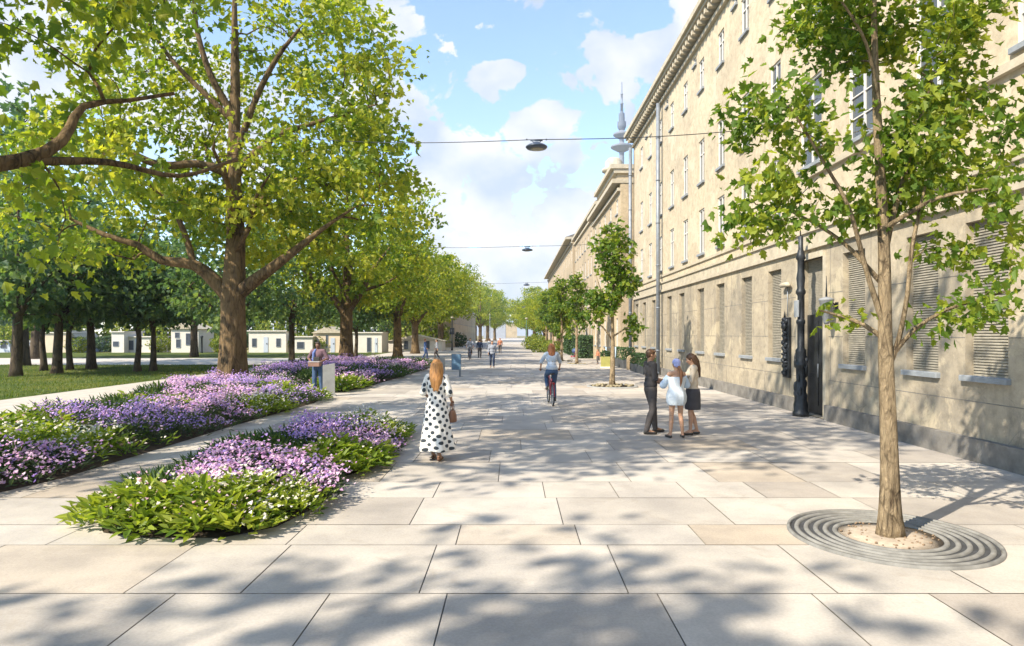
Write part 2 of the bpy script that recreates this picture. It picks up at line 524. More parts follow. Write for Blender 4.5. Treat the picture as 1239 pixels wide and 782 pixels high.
# pavement of individual slabs, laid in courses across the street with broken joints
def lay_paving():
    rng = np.random.default_rng(11)
    V=[];F=[];T=[]
    ys = [-26.]
    known = [2.72, 3.95, 5.36, 6.6, 7.3, 8.5, 9.42, 10.85, 12.0, 13.15, 14.6]
    while ys[-1] < 1.4: ys.append(ys[-1]+rng.choice([.9,1.2,1.4]))
    ys = [y for y in ys if y < 1.6] + known
    while ys[-1] < 150: ys.append(ys[-1] + rng.choice([.95, 1.15, 1.3, 1.55]))
    for a, b in zip(ys[:-1], ys[1:]):
        x = -12.4
        x1 = 7.66
        first = True
        while x < x1-.05:
            wd = rng.choice([.95, 1.25, 1.45, 1.7, 1.9]) if not first else .4+rng.random()
            first = False
            e = min(x+wd, x1)
            if x1-e < .35: e = x1
            g = .0055 if b < 40 else .012
            dz = rng.random()*.0025
            o = len(V)
            V += [(x+g,a+g,dz),(e-g,a+g,dz),(e-g,b-g,dz),(x+g,b-g,dz)]
            F.append((o,o+1,o+2,o+3)); T += [float(np.clip(rng.normal(.5,.27),0,1))]*4
            x = e
    V = np.array(V, np.float32); F = np.array(F)
    me = np_mesh('pavement', V, F.ravel(), np.arange(len(F))*4, [M_slab], np.array(T))
    tag(link('pavement', me), kind='structure')
    o = sheet('pavement_bed', -12.4, 7.7, -26, 150, -.012, M_joint)
lay_paving()

# ------------------------------------------------------------------ long facades with real openings
def plaster_mat(name, base, dark, joint=None, jscale=None, worn=.5, crack=True, patch=None):
    t = NT(name); co = t.coord()
    big = t.noise(co, .35, 6, .6, .3)
    c = t.ramp(big, [(.32, dark), (.55, base), (.72, tuple(min(1, x*1.1) for x in base))])
    f = t.ramp(t.noise(co, 5, 8, .72), [(.3, (.70,.69,.68)), (.5, (.96,.95,.94)), (.7, (1.12,1.11,1.08))])
    c = t.mix(1, c, f, 'MULTIPLY')
    st = t.mapping(co, (1, .8, .12))       # rain streaks, long down the wall
    s = t.ramp(t.noise(st, 2.4, 6, .65), [(.55, (0,0,0)), (.75, (worn,)*3)])
    c = t.mix(s, c, tuple(x*.72 for x in dark))
    if patch:
        c = t.mix(t.ramp(t.noise(co, .8, 9, .7, .6), [(.54, (0,0,0)), (.60, (.75,.75,.75))]), c, patch)
        c = t.mix(t.ramp(t.noise(co, 2.6, 6, .7, 1.0), [(.56, (0,0,0)), (.66, (.4,.4,.4))]), c, tuple(x*.6 for x in dark))
    h = t.noise(co, 9, 8, .7)
    if crack:
        v = t.new('ShaderNodeTexVoronoi', feature='DISTANCE_TO_EDGE'); v.inputs['Scale'].default_value = 1.9
        wob = t.mix(.22, co, t.new('ShaderNodeTexNoise').outputs['Color']); t.link(wob, v.inputs['Vector'])
        k = t.ramp(v.outputs['Distance'], [(0, (.55,.55,.55)), (.012, (0,0,0))])
        c = t.mix(t.mix(1, k, t.ramp(t.noise(co, .9, 3), [(.5, (0,0,0)), (.6, (.8,.8,.8))]), 'MULTIPLY'), c, tuple(x*.45 for x in dark))
    t.bump(h, .35, .03)
    return t.base(c, .88, .15)
M_plaster = plaster_mat('warm_plaster', (.52,.445,.325), (.44,.375,.28), patch=(.56,.49,.37))
M_stone = plaster_mat('weathered_stone', (.38,.33,.25), (.235,.215,.18), worn=.75, patch=(.47,.405,.29))
M_plinth = simple('grey_plinth_stone', (.17,.16,.145), .9, .35, 3, bump=.4)
M_trim = simple('pale_stone_trim', (.43,.38,.29), .85, .18, 4, bump=.15)
M_sill = simple('grey_sill', (.24,.26,.28), .7, .15, 5)
M_pipe = simple('grey_zinc_pipe', (.21,.235,.27), .5, .2, 4, metal=.3)
M_glass = simple('window_glass', (.05,.065,.08), .06, .3, 1.2, spec=.8)
M_white = simple('white_paint', (.62,.60,.56), .5, .08, 5)
M_roof = simple('grey_roof', (.15,.14,.13), .8, .2, 2)
M_iron = simple('dark_cast_iron', (.028,.032,.038), .45, .4, 6, spec=.5, metal=.4, bump=.2)
def shutter_mat():
    t = NT('slatted_shutter'); co = t.coord()
    c = t.ramp(t.noise(t.mapping(co, (3, 3, 14)), 2.2, 5), [(.3, (.17,.155,.125)), (.7, (.30,.275,.22))])
    return t.base(c, .7, .3)
M_shut = shutter_mat()
M_pale2 = plaster_mat('cream_plaster', (.47,.385,.265), (.37,.30,.21), crack=False)
M_pale3 = plaster_mat('tan_plaster', (.43,.345,.24), (.34,.28,.20), crack=False)

def wall_with_holes(b, X, y0, y1, z0, z1, holes, depth=.24, mi=0, mrev=0):
    """a wall facing -x whose openings (ya,yb,za,zb) are cut through and given reveals"""
    ys = sorted(set([y0, y1] + [h for q in holes for h in q[:2]])); zs = sorted(set([z0, z1] + [h for q in holes for h in q[2:4]]))
    for i in range(len(zs)-1):
        zc = (zs[i]+zs[i+1])/2; run = None
        for j in range(len(ys)-1):
            yc = (ys[j]+ys[j+1])/2
            hole = any(h[0] < yc < h[1] and h[2] < zc < h[3] for h in holes)
            if not hole and run is None: run = ys[j]
            if run is not None and (hole or j == len(ys)-2):
                e = ys[j] if hole else ys[j+1]
                b.add([(X,run,zs[i]),(X,run,zs[i+1]),(X,e,zs[i+1]),(X,e,zs[i])], [(0,1,2,3)], mi); run = None
    for ya, yb, za, zb in [h[:4] for h in holes]:
        d = X+depth
        b.add([(X,ya,za),(d,ya,za),(d,ya,zb),(X,ya,zb)], [(0,1,2,3)], mrev)
        b.add([(X,yb,za),(X,yb,zb),(d,yb,zb),(d,yb,za)], [(0,1,2,3)], mrev)
        b.add([(X,ya,zb),(d,ya,zb),(d,yb,zb),(X,yb,zb)], [(0,1,2,3)], mrev)
        b.add([(X,ya,za),(X,yb,za),(d,yb,za),(d,ya,za)], [(0,1,2,3)], mrev)
WC = {}
def add_window(parent, X, ya, yb, za, zb, style, depth=.24, sill=True):
    """window in a wall facing -x: frame with bars, pane behind, sill in front; shutters for the ground floor"""
    w_ = round(yb-ya, 3); h_ = round(zb-za, 3); key = (w_, h_, style, depth)
    if key not in WC:
        d = {}
        f = MB(); t = .055; hw = w_/2; x0 = depth-.09; x1 = depth-.02
        f.box(x0, x1, -hw, -hw+t, 0, h_); f.box(x0, x1, hw-t, hw, 0, h_)
        f.box(x0, x1, -hw+t, hw-t, 0, t); f.box(x0, x1, -hw+t, hw-t, h_-t, h_)
        if style in ('sash', 'tall'):
            f.box(x0+.004, x1, -.022, .022, t, h_-t)
            f.box(x0+.008, x1, -hw+t, -.022, h_*.66, h_*.66+.04); f.box(x0+.008, x1, .022, hw-t, h_*.66, h_*.66+.04)
        if style == 'tall':
            for q in (.22, .44): 
                f.box(x0+.012, x1, -hw+t, -.022, h_*q, h_*q+.025); f.box(x0+.012, x1, .022, hw-t, h_*q, h_*q+.025)
        d['frame'] = f.mesh('window', [M_trim if style == 'shutter' else M_white])
        g = MB(); g.box(depth-.045, depth-.035, -hw+t*.6, hw-t*.6, t*.6, h_-t*.6); d['pane'] = g.mesh('pane', [M_glass])
        if style == 'shutter':
            s = MB(); n = int(h_/.048); p = h_/n
            for k in range(n):
                z = k*p
                s.add([(depth-.11,-hw+.03,z),(depth-.11,hw-.03,z),(depth-.135,hw-.03,z+p*.15),(depth-.135,-hw+.03,z+p*.15)], [(0,1,2,3)])
                s.add([(depth-.135,-hw+.03,z+p*.15),(depth-.135,hw-.03,z+p*.15),(depth-.112,hw-.03,z+p),(depth-.112,-hw+.03,z+p)], [(0,1,2,3)])
            d['shutter'] = s.mesh('shutter', [M_shut])
        l = MB(); l.bbox(-.085, .06, -hw-.06, hw+.06, -.085, .012, .012); d['sill'] = l.mesh('sill', [M_sill])
        WC[key] = d
    d = WC[key]
    o = link('window', d['frame'], parent, (X, (ya+yb)/2, za))
    if style != 'shutter': link('pane', d['pane'], o)
    else: link('shutter', d['shutter'], o)
    if sill: link('sill', d['sill'], o)
    return o

WX = 7.7
# the long near building ------------------------------------------------
B1 = thing('stone_building', 'long warm beige stone building with slatted ground floor windows, nearest on the right', 'building', (0,0,0))
Y0, Y1, HT = -9., 42.6, 14.95
g_near = [-4.6, -1.6, 1.0, 3.6, 6.0, 8.3, 10.3, 12.0, 14.5, 19.05, 21.4, 24.2, 26.8, 29.9, 32.3, 36.0, 38.6, 41.0]
holes_g = [(y, y+.98, 1.40, 4.0) for y in g_near]
holes_u = []
door = (16.35, 17.75, .02, 4.05)
up = [24.2+2.55*k for k in range(-13, 7)]
styles = []
for k, y in enumerate(up):
    if 33.0 < y+.4 < 34.8: continue
    if y < 17.5:
        h1 = (y, y+1.25, 6.5, 8.75)
        styles.append((h1, 'tall')); styles.append(((y+.1, y+1.1, 10.0, 12.0), 'sash'))
    else:
        styles.append(((y, y+.82, 5.42, 7.25), 'sash')); styles.append(((y, y+.82, 8.35, 10.1), 'sash'))
    styles.append(((y+.05, y+.78, 12.15, 13.4), 'sash'))
    if k % 2 == 0: styles.append(((y+1.15, y+1.6, 13.55, 13.9), 'small'))
holes_u = [s[0] for s in styles]
b = MB()
wall_with_holes(b, WX, Y0, Y1, .0, 4.3, holes_g+[door], mi=1, mrev=1)
b.build('ground_storey', [M_plaster, M_stone], B1)
b = MB()
wall_with_holes(b, WX, Y0, Y1, 4.3, HT, holes_u, depth=.13)
b.add([(WX,Y0,0),(WX+14,Y0,0),(WX+14,Y0,HT),(WX,Y0,HT)], [(0,1,2,3)]); b.add([(WX,Y1,0),(WX,Y1,HT),(WX+14,Y1,HT),(WX+14,Y1,0)], [(0,1,2,3)])
b.add([(WX+14,Y0,0),(WX+14,Y1,0),(WX+14,Y1,HT),(WX+14,Y0,HT)], [(0,1,2,3)])
b.build('upper_wall', [M_plaster], B1)
for h in holes_g: add_window(B1, WX, *h, 'shutter')
for h, s in styles: add_window(B1, WX, *h, s, depth=.13)
b = MB(); b.box(WX-.12, WX, Y0, door[0]-.16, -.02, .38); b.box(WX-.12, WX, door[1]+.16, Y1, -.02, .38); 
b.build('plinth', [M_plinth], B1)
b = MB(); b.box(WX-.09, WX, Y0, Y1, 4.30, 4.42); b.box(WX-.05, WX, Y0, Y1, 4.42, 4.74); b.box(WX-.11, WX, Y0, Y1, 4.74, 4.82)
b.build('belt_course', [M_trim], B1)
b = MB(); b.box(WX-.06, WX, 17.6, Y1, 5.08, 5.17); b.box(WX-.10, WX, Y0, 17.4, 6.16, 6.30); b.build('string_course', [M_trim], B1)
# shallow joints of the stone panels of the ground storey
b = MB()
for z in (.98, 2.05, 3.12):
    segs = sorted([(h[0]-.01, h[1]+.01) for h in holes_g+[door] if h[2] < z < h[3]]); y = Y0
    for a, e in segs + [(Y1, Y1)]:
        if a-y > .02: b.box(WX-.004, WX+.002, y, a, z-.007, z+.007)
        y = e
for k, y in enumerate(np.arange(Y0+1.3, Y1, 1.83)):
    for z0_, z1_ in ((.40,.97),(.99,2.04),(2.06,3.11),(3.13,4.29)):
        yy = y + (.55 if z0_ in (.40,2.06) else 0)
        if not any(h[0]-.08 < yy < h[1]+.08 for h in holes_g+[door]): b.box(WX-.0042, WX+.002, yy-.006, yy+.006, z0_, z1_)
b.build('stone_joint', [M_plinth], B1)
b = MB(); b.box(WX-.62, WX+14.3, Y0-.3, Y1+.1, HT-.22, HT); b.box(WX-.50, WX, Y0-.2, Y1+.05, HT-.36, HT-.22); b.box(WX-.14, WX, Y0, Y1, HT-.86, HT-.70)
b.build('cornice', [M_trim], B1)
b = MB(); b.box(WX-.44, WX, 0, .2, HT-.60, HT-.362); dm = b.mesh('dentil', [M_trim])
for y in np.arange(Y1-.46*78, Y1-.1, .46): link('dentil', dm, B1, (0, y, 0))
b = MB(); rz = HT+.003
b.add([(WX-.6,Y0-.3,rz),(WX+7,Y0-.3,rz+2.6),(WX+7,Y1,rz+2.6),(WX-.6,Y1,rz)], [(0,1,2,3)]); b.add([(WX+7,Y0-.3,rz+2.6),(WX+14.3,Y0-.3,rz),(WX+14.3,Y1,rz),(WX+7,Y1,rz+2.6)], [(0,1,2,3)])
b.add([(WX-.6,Y1,rz),(WX+7,Y1,rz+2.6),(WX+14.3,Y1,rz)], [(0,1,2)]); b.build('roof', [M_roof], B1)
def pipe(parent, X, Y, z0, z1, r=.075, hopper=True):
    b = MB(); b.tube([(X-r-.03, Y, z0+.1), (X-r-.03, Y, z1)], r, 12)
    b.tube([(X-r-.03, Y, z0+.12), (X-r-.10, Y, z0)], r*1.02, 12)
    o = b.build('drainpipe', [M_pipe], parent)
    c = MB()
    for z in np.arange(z0+1.2, z1, 2.2): c.tube([(X-r-.03, Y, z), (X-r-.03, Y, z+.06)], r*1.22, 12)
    c.build('clamp', [M_pipe], o)
    return o
pipe(B1, WX-.12, 34.2, .05, HT-.9, .10)
pipe(B1, WX-.12, 42.3, .05, HT-.9, .11)
# door recess
d = MB(); y0, y1 = door[0], door[1]
d.box(WX-.07, WX+.1, y0-.16, y0, .02, 4.05); d.box(WX-.07, WX+.1, y1, y1+.16, .02, 4.05); d.box(WX-.07, WX+.1, y0, y1, 4.05, 4.2)
fr = d.build('door_frame', [M_trim], B1)
d = MB(); d.box(WX+.17, WX+.24, y0+.012, y1-.012, .03, 2.62)
for k in range(2):
    for z0_, z1_ in ((.25,1.1),(1.25,2.45)):
        a = y0+.12+k*.62
        d.box(WX+.155, WX+.17, a, a+.5, z0_, z1_)
dr = d.build('door', [M_iron], B1)
d = MB(); d.tube([(WX+.1,y0+.62,1.0),(WX+.1,y0+.62,1.35)], .015, 8); d.build('handle', [M_pipe], dr)
d = MB(); d.box(WX+.2, WX+.23, y0, y1, 2.62, 4.05); d.build('transom_grille', [M_shut], B1)

# the block with the belvedere ------------------------------------------
def side_wall(b, X, y0, y1, h, depth=12, mi=0):
    b.add([(X,y0,0),(X+depth,y0,0),(X+depth,y0,h),(X,y0,h)], [(0,1,2,3)], mi); b.add([(X,y1,0),(X,y1,h),(X+depth,y1,h),(X+depth,y1,0)], [(0,1,2,3)], mi)
    b.add([(X+depth,y0,0),(X+depth,y1,0),(X+depth,y1,h),(X+depth,y0,h)], [(0,1,2,3)], mi); b.add([(X,y0,h),(X+depth,y0,h),(X+depth,y1,h),(X,y1,h)], [(0,1,2,3)], mi)
def long_block(name, label, X, y0, y1, h, rows, pitch, m, eave=.5, w_=.9, roofh=1.2, roofm=None):
    t = thing(name, label, 'building', (0,0,0))
    holes = []
    n = int((y1-y0)/pitch)
    for k in range(n):
        yc = y0+(k+.5)*(y1-y0)/n
        for za, zb in rows: holes.append((yc-w_/2, yc+w_/2, za, zb))
    b = MB(); wall_with_holes(b, X, y0, y1, 0, h, holes, depth=.14); side_wall(b, X, y0, y1, h); b.build('wall', [m], t)
    for q in holes[:96]: add_window(t, X, *q, 'sash', .14, sill=len(holes) < 60)
    c = MB(); c.box(X-eave, X+12.2, y0-.05, y1+.05, h+.003, h+.28); c.box(X-.2, X, y0, y1, h-.5, h-.3); c.build('cornice', [M_trim], t)
    if roofh:
        r = MB(); z = h+.285
        r.add([(X-eave,y0,z),(X+5,y0,z+roofh*2),(X+5,y1,z+roofh*2),(X-eave,y1,z)], [(0,1,2,3)]); r.add([(X+5,y0,z+roofh*2),(X+12.2,y0,z),(X+12.2,y1,z),(X+5,y1,z+roofh*2)], [(0,1,2,3)])
        r.add([(X-eave,y0,z),(X+12.2,y0,z),(X+5,y0,z+roofh*2)], [(0,1,2)]); r.build('roof', [roofm or M_roof], t)
    return t
R4 = [(1.2,3.2),(4.9,6.7),(8.0,9.8),(11.0,12.3)]
B2 = long_block('corner_block', 'cream corner block with a rooftop belvedere rising behind the end of the long stone building', 6.95, 43.2, 58, 12.0, [(1.2,3.2),(4.9,6.7),(8.0,9.6),(10.2,11.2)], 2.7, M_pale2, .55, roofh=0)
b = MB(); hs_ = [(48.2,49.0,12.6,13.5),(51.2,52.0,12.6,13.5),(54.0,54.8,12.6,13.5)]
wall_with_holes(b, 7.35, 47.2, 56.5, 12.285, 13.9, hs_); side_z = [(7.35,47.2),(7.35,56.5)]
b.box(7.36, 13, 47.2, 47.45, 12.285, 13.9); b.box(7.36, 13, 56.25, 56.5, 12.285, 13.9)
b.build('belvedere', [M_pale2], B2)
for q in hs_: add_window(B2, 7.35, *q, 'sash')
b = MB(); b.box(6.85, 13.4, 46.9, 56.9, 13.903, 14.2); b.box(7.1, 13, 47.0, 56.7, 13.6, 13.903); b.build('belvedere_cornice', [M_trim], B2)
b = MB(); b.lathe([(0.75,0),(.75,.9),(.95,.95),(.95,1.15),(.7,1.2),(.7,1.7),(.45,2.0),(.0,2.1)], 20, (8.0,53.0,14.2)); b.lathe([(0.5,0),(.5,.7),(.35,.95),(0,1.0)], 16, (7.9,55.6,14.2)); b.build('lantern_drum', [M_trim], B2)
b = MB(); b.box(6.3, 6.95, 51.0, 54.4, 8.9, 9.05); b.box(6.3, 6.34, 51.0, 54.4, 9.05, 9.8); b.build('balcony', [M_trim], B2)
long_block('terrace_building', 'cream four storey terrace behind the belvedere block with a plain pale cornice', 7.55, 58.3, 82, 13.6, R4, 2.6, M_pale3, .45, .85)
long_block('dark_eaved_building', 'far tan terrace with a dark overhanging roof edge closing the right side of the street', 7.3, 82.4, 142, 14.0, [(1.2,3.2),(4.9,6.7),(8.2,10.0),(11.4,12.8)], 2.9, M_pale3, .9, 1.0, 1.0)

# buildings on the left, far down the street (face +x: built as the same block turned round)
def turned(t, X, Y):
    t.location = (X, Y, 0); t.rotation_euler = (0,0,PI)
t = long_block('low_facade', 'low pale stone facade with tall windows on the far left side of the street', 0, 0, 62, 7.0, [(.9,2.6),(4.0,5.6)], 3.0, M_pale2, .25, 1.0, .4)
turned(t, -9.9, 170)
t = long_block('grey_block', 'tall narrow grey block closing the far end of the street', 0, 0, 14, 13.0, [(1.5,3),(4.5,6),(7.5,9),(10.5,12)], 3.2, simple('grey_render', (.30,.32,.35), .9, .1, 1), .2, 1.2, 0)
turned(t, -4.6, 372)
t = long_block('pale_block', 'pale low block at the vanishing end of the street beside the grey block', 0, 0, 30, 9.0, [(1.5,3),(4.5,6)], 3.2, M_pale2, .2, 1.2, .5)
turned(t, 2.0, 470)

# the television tower far beyond the roofs
TX, TY = 114, 700
tw = thing('television_tower', 'slim grey television tower with round decks and a needle mast above the roofline', 'tower', (TX,TY,0))
M_conc = simple('grey_tower_concrete', (.17,.19,.225), .8, .1, .02)
b = MB(); b.lathe([(7,0),(4.5,60),(2.8,140),(2.4,232)], 24, smooth=False); b.build('shaft', [M_conc], tw)
b = MB(); b.lathe([(3,195),(10,199),(11.5,200),(11.5,201.5),(4,204),(2.8,205)], 32, smooth=False); b.lathe([(2.6,209),(7.8,212),(9,213),(9,214.5),(4,217),(2.8,218)], 32, smooth=False); b.build('lower_deck', [M_conc], tw)
b = MB(); b.lathe([(3.3,219),(4.2,221),(4.6,222),(4.6,227),(3.2,227.5),(3.0,236),(2.0,236.5),(1.6,238)], 32, smooth=False); b.build('upper_deck', [simple('tower_blue_grey', (.11,.135,.175), .8, .1, .02)], tw)
b = MB(); b.lathe([(1.5,236),(1.4,246),(1.8,246.1),(1.8,247),(1.1,247.1),(1.0,256),(1.3,256.1),(1.3,257),(.8,257.1),(.6,269),(0,270)], 12); b.build('antenna_mast', [simple('tower_mast', (.16,.19,.24), .6, .1, .02)], tw)
# ------------------------------------------------------------------ trees
M_bark = bark_mat('plane_bark', (.035,.024,.015), (.17,.115,.058))
M_bark_d = bark_mat('dark_bark', (.028,.022,.018), (.10,.075,.048))
M_bark_y = bark_mat('young_bark', (.08,.055,.034), (.36,.275,.17), 3)
ML_plane = leaf_mat('plane_leaf', [(0, (.045,.095,.018)), (.35, (.11,.175,.022)), (.68, (.22,.26,.028)), (1, (.36,.35,.045))], .45)
ML_dark = leaf_mat('blue_green_leaf', [(0, (.045,.095,.060)), (.5, (.085,.145,.072)), (1, (.17,.22,.06))], .46)  # dark blue-green foliage, the park trees' own leaf colour
ML_young = leaf_mat('young_leaf', [(0, (.038,.088,.015)), (.5, (.095,.16,.02)), (1, (.27,.30,.035))], .42)
ML_hedge = leaf_mat('hedge_leaf', [(0, (.022,.055,.025)), (1, (.07,.12,.04))], .2)
ML_lime = leaf_mat('lime_shrub_leaf', [(0, (.06,.11,.015)), (.6, (.16,.2,.025)), (1, (.28,.29,.04))], .3)

# tall plane tree in the middle of the left half
T1 = build_tree(5, [
    [(0,0,-.15,.60),(0,0,.5,.53),(.05,0,1.6,.47),(.02,0,3.0,.46),(.05,0,3.9,.45),(.1,.1,5.8,.33),(.06,0,8.4,.27),(.08,.1,11.9,.17),(.1,0,15.2,.09),(.2,.2,17.4,.03)],
    [(0,0,3.4,.30),(-.65,-.1,4.2,.27),(-1.4,-.2,4.8,.21),(-2.5,-.5,4.95,.17),(-3.3,-.7,5.5,.13),(-4.25,-1,5.8,.10),(-5.5,-1.2,6.4,.05)],
    [(.02,0,3.5,.30),(.75,-.15,4.05,.26),(1.9,-.3,4.85,.19),(2.8,-.4,5.5,.14),(3.8,-.6,6.2,.08),(5.0,-.6,7.0,.04)],
    [(.06,0,8.3,.18),(-1.0,-.6,8.6,.15),(-2.15,-1.2,8.4,.14),(-3.3,-1.5,8.85,.12),(-4.6,-2,9.1,.10),(-6.2,-2.6,9.1,.05)],
    [(.06,0,8.2,.18),(.7,-.2,8.9,.15),(1.5,-.4,9.4,.13),(2.1,-.5,9.8,.11),(4.45,-.8,10.4,.05),(5.8,-.8,10.8,.03)],
    [(.06,0,8.6,.17),(.5,-.3,9.7,.14),(1.2,-.5,11.3,.11),(2.0,-.7,12.6,.09),(2.9,-.9,13.6,.05)],
    [(.07,0,10.6,.15),(-.7,-.3,12.1,.12),(-1.2,-.4,13.9,.09),(-1.3,-.4,15.4,.05)],
    [(.07,0,10.4,.13),(-2.1,-.4,12.6,.08),(-3.1,-.5,14.2,.05)],
    [(.05,.2,6.5,.17),(1.0,1.6,8.0,.13),(2.5,3.5,9.5,.07)],
    [(.05,.2,7.2,.17),(-1.2,2.0,8.8,.12),(-2.8,4.0,10.0,.06)],
    [(.05,-.1,6.0,.14),(.6,-1.6,7.4,.10),(.8,-3.4,8.4,.05)],
    [(-1.4,-.2,4.8,.13),(-1.75,-.2,6.0,.11),(-2.3,-.3,7.2,.07),(-3.2,-.3,8.0,.04)],
    [(.05,-.1,5.2,.13),(.9,-.5,6.3,.10),(1.1,-.5,7.3,.07),(1.8,-.8,8.2,.04)],
  ], [((0,0,11.8),(6.9,6.3,5.8)), ((-4.8,-1.0,7.2),(4.2,3.8,2.6)), ((3.9,-.3,8.0),(3.4,3.6,2.7)), ((0,2.5,7.2),(5,4.0,2.2))],
  330, 74, .27, .58, M_bark, ML_plane, mind=.78, flare=.45, shell=1.5, tipr=.013, sides=20, gaps=.28, flat=.6, thin=(.6, -.3, 5.2, .72), tintbias=.15)
plant_tree('plane_tree', 'great spreading plane tree with a thick flared brown trunk rising from the purple flower bed', 'tree', *T1, (-11, 25.8, 0))
# its neighbour, whose trunk stands outside the picture on the left and whose limbs reach in
T0 = build_tree(9, [
    [(0,0,-.15,.58),(0,0,.6,.5),(.05,.1,2.0,.46),(.02,.2,3.6,.44),(.1,.1,6.2,.32),(0,0,9,.24),(.1,0,12.5,.14),(0,.2,16,.05)],
    [(0,.2,3.5,.32),(.5,2.0,4.6,.23),(.9,4.1,5.0,.17),(1.55,5.3,5.45,.135),(1.9,5.9,6.0,.105),(1.95,6.5,6.9,.075),(2.6,7.0,7.2,.045),(3.4,7.4,7.5,.04)],
    [(1.5,5.2,5.4,.095),(2.4,6.6,5.75,.07),(3.4,7.6,5.7,.05),(4.4,8.4,6.3,.04)],
    [(.0,.1,5.0,.25),(2,1.2,6.8,.17),(4,2.2,8.5,.08)], [(.05,0,6.5,.2),(1.2,-2,8.2,.13),(2.4,-4,9.8,.06)], [(.0,0,6.8,.2),(-2,.8,8.8,.13),(-4,1.2,10,.06)],
    [(0,0,8.5,.18),(1.5,2.5,11,.12),(2.4,4.2,12.8,.05)], [(0,0,9.5,.15),(1.8,-.4,12.2,.09),(3,-.6,14,.04)],
  ], [((0,.5,12.0),(6.6,6.6,4.6)), ((1.8,5.6,7.2),(3.4,2.6,3.0)), ((1.6,5.6,4.9),(1.9,1.6,1.7)), ((2.6,6.4,7.8),(1.5,1.5,1.3)), ((2.0,5.7,4.0),(1.1,1.0,1.2)), ((1.4,6.0,5.6),(2.2,1.4,1.5)), ((4.0,-1.5,14.5),(4.6,5,3.6))],  # last blob, out of view overhead, added to cast shade on the wall
  230, 64, .24, .55, M_bark, ML_plane, mind=.8, flare=.4, shell=1.4, tipr=.012, sides=16, gaps=.16, flat=.6, tintbias=.08)
plant_tree('plane_tree', 'plane tree whose yellow green boughs and one thick bent limb reach in at upper left', 'tree', *T0, (-11, 7.4, 0))
# second of the row, and the type for the rest of it
TR = build_tree(21, [
    [(0,0,-.1,.55),(0,0,.5,.46),(.03,0,1.8,.42),(.05,0,3.6,.40),(.1,.1,5.5,.26),(.05,.1,8.5,.17),(.1,0,12.6,.05)],
    [(.03,0,3.3,.25),(-1.1,-.2,4.9,.19),(-2.2,-.4,5.9,.13),(-3.6,-.6,7.0,.06)], [(.05,0,3.5,.25),(1.1,-.2,5.1,.2),(1.7,-.3,6.4,.14),(2.9,-.5,8.0,.06)],
    [(1.0,-.2,5.0,.12),(2.4,-.4,5.5,.09),(4.0,-.5,6.4,.04)], [(.05,.1,4.4,.18),(-.8,.3,6.2,.14),(-1.4,.6,8.4,.06)],
    [(.05,.1,5.0,.18),(.5,2.0,6.8,.12),(.8,3.6,8.2,.05)], [(.05,.1,5.6,.16),(-.2,-1.8,7.2,.11),(-.3,-3.4,8.6,.05)],
  ], [((0,0,9.0),(6.4,6.2,4.6)), ((2.4,-.5,6.2),(4.2,4,2.0)), ((-2.4,0,6.2),(3.9,4,2.0))],
  190, 56, .31, .62, M_bark, ML_plane, mind=.82, flare=.4, shell=1.6, tipr=.014, sides=14, gaps=.12, flat=.62, thin=(0, 0, 3, .5), tintbias=.14)
G_row = 'plane trees in the row along the left of the street'
row = [(-11.2, 44, 1, .3, 'second plane tree of the row, trunk lit on its left, behind the pink shirted man'),
       (-10.4, 59, .86, 1.9, 'third plane tree of the left row, a low forked one behind the farther flower bed'),
       (-10.9, 73, .9, 3.3, 'fourth plane tree of the left row, with a slim trunk behind the two small pedestrians'),
       (-10.2, 92, .95, 4.4, 'fifth plane tree of the left row, standing near the low pale facade')]
pr = None
for x, y, s, a, lab in row:
    if pr is None: pr = plant_tree('plane_tree', lab, 'tree', *TR, (x, y, 0), a, s, G_row); pr['group'] = G_row
    else: copy_tree(pr, (x, y, 0), a, lab, G_row, (s, s, s))
for (x, y, s, a) in ((-12, -11.5, 1.3, 2.2),):
    copy_tree(pr, (x, y, 0), a, 'plane tree of the left row standing behind the camera, seen only by its shadow', G_row, (s, s, s))
# far end of the street, both sides
far = [(-9.5,185,1.15,'large soft green tree at the far left end of the street'),(-8.2,205,1.2,'yellow green tree at the far end of the street, left of the lamp post'),(-13,220,1.5,'tall dark far tree behind the end of the left row'),
       (-7.0,240,1.1,'far tree closing the left end of the street beside the grey block'),(4.6,150,.95,'light green tree at the far right end of the street'),(6.2,128,.8,'rounded far tree in front of the dark eaved terrace'),
       (3.6,185,.9,'palest of the far trees on the right near the vanishing end'),(5.0,108,.62,'low bushy street tree before the tan terrace'),(6.0,88,.6,'street tree behind the clipped hedge on the right')]
for k, (x, y, s, lab) in enumerate(far): copy_tree(pr, (x, y, 0), k*1.3, lab, 'trees at the far end of the street', (s, s, s))

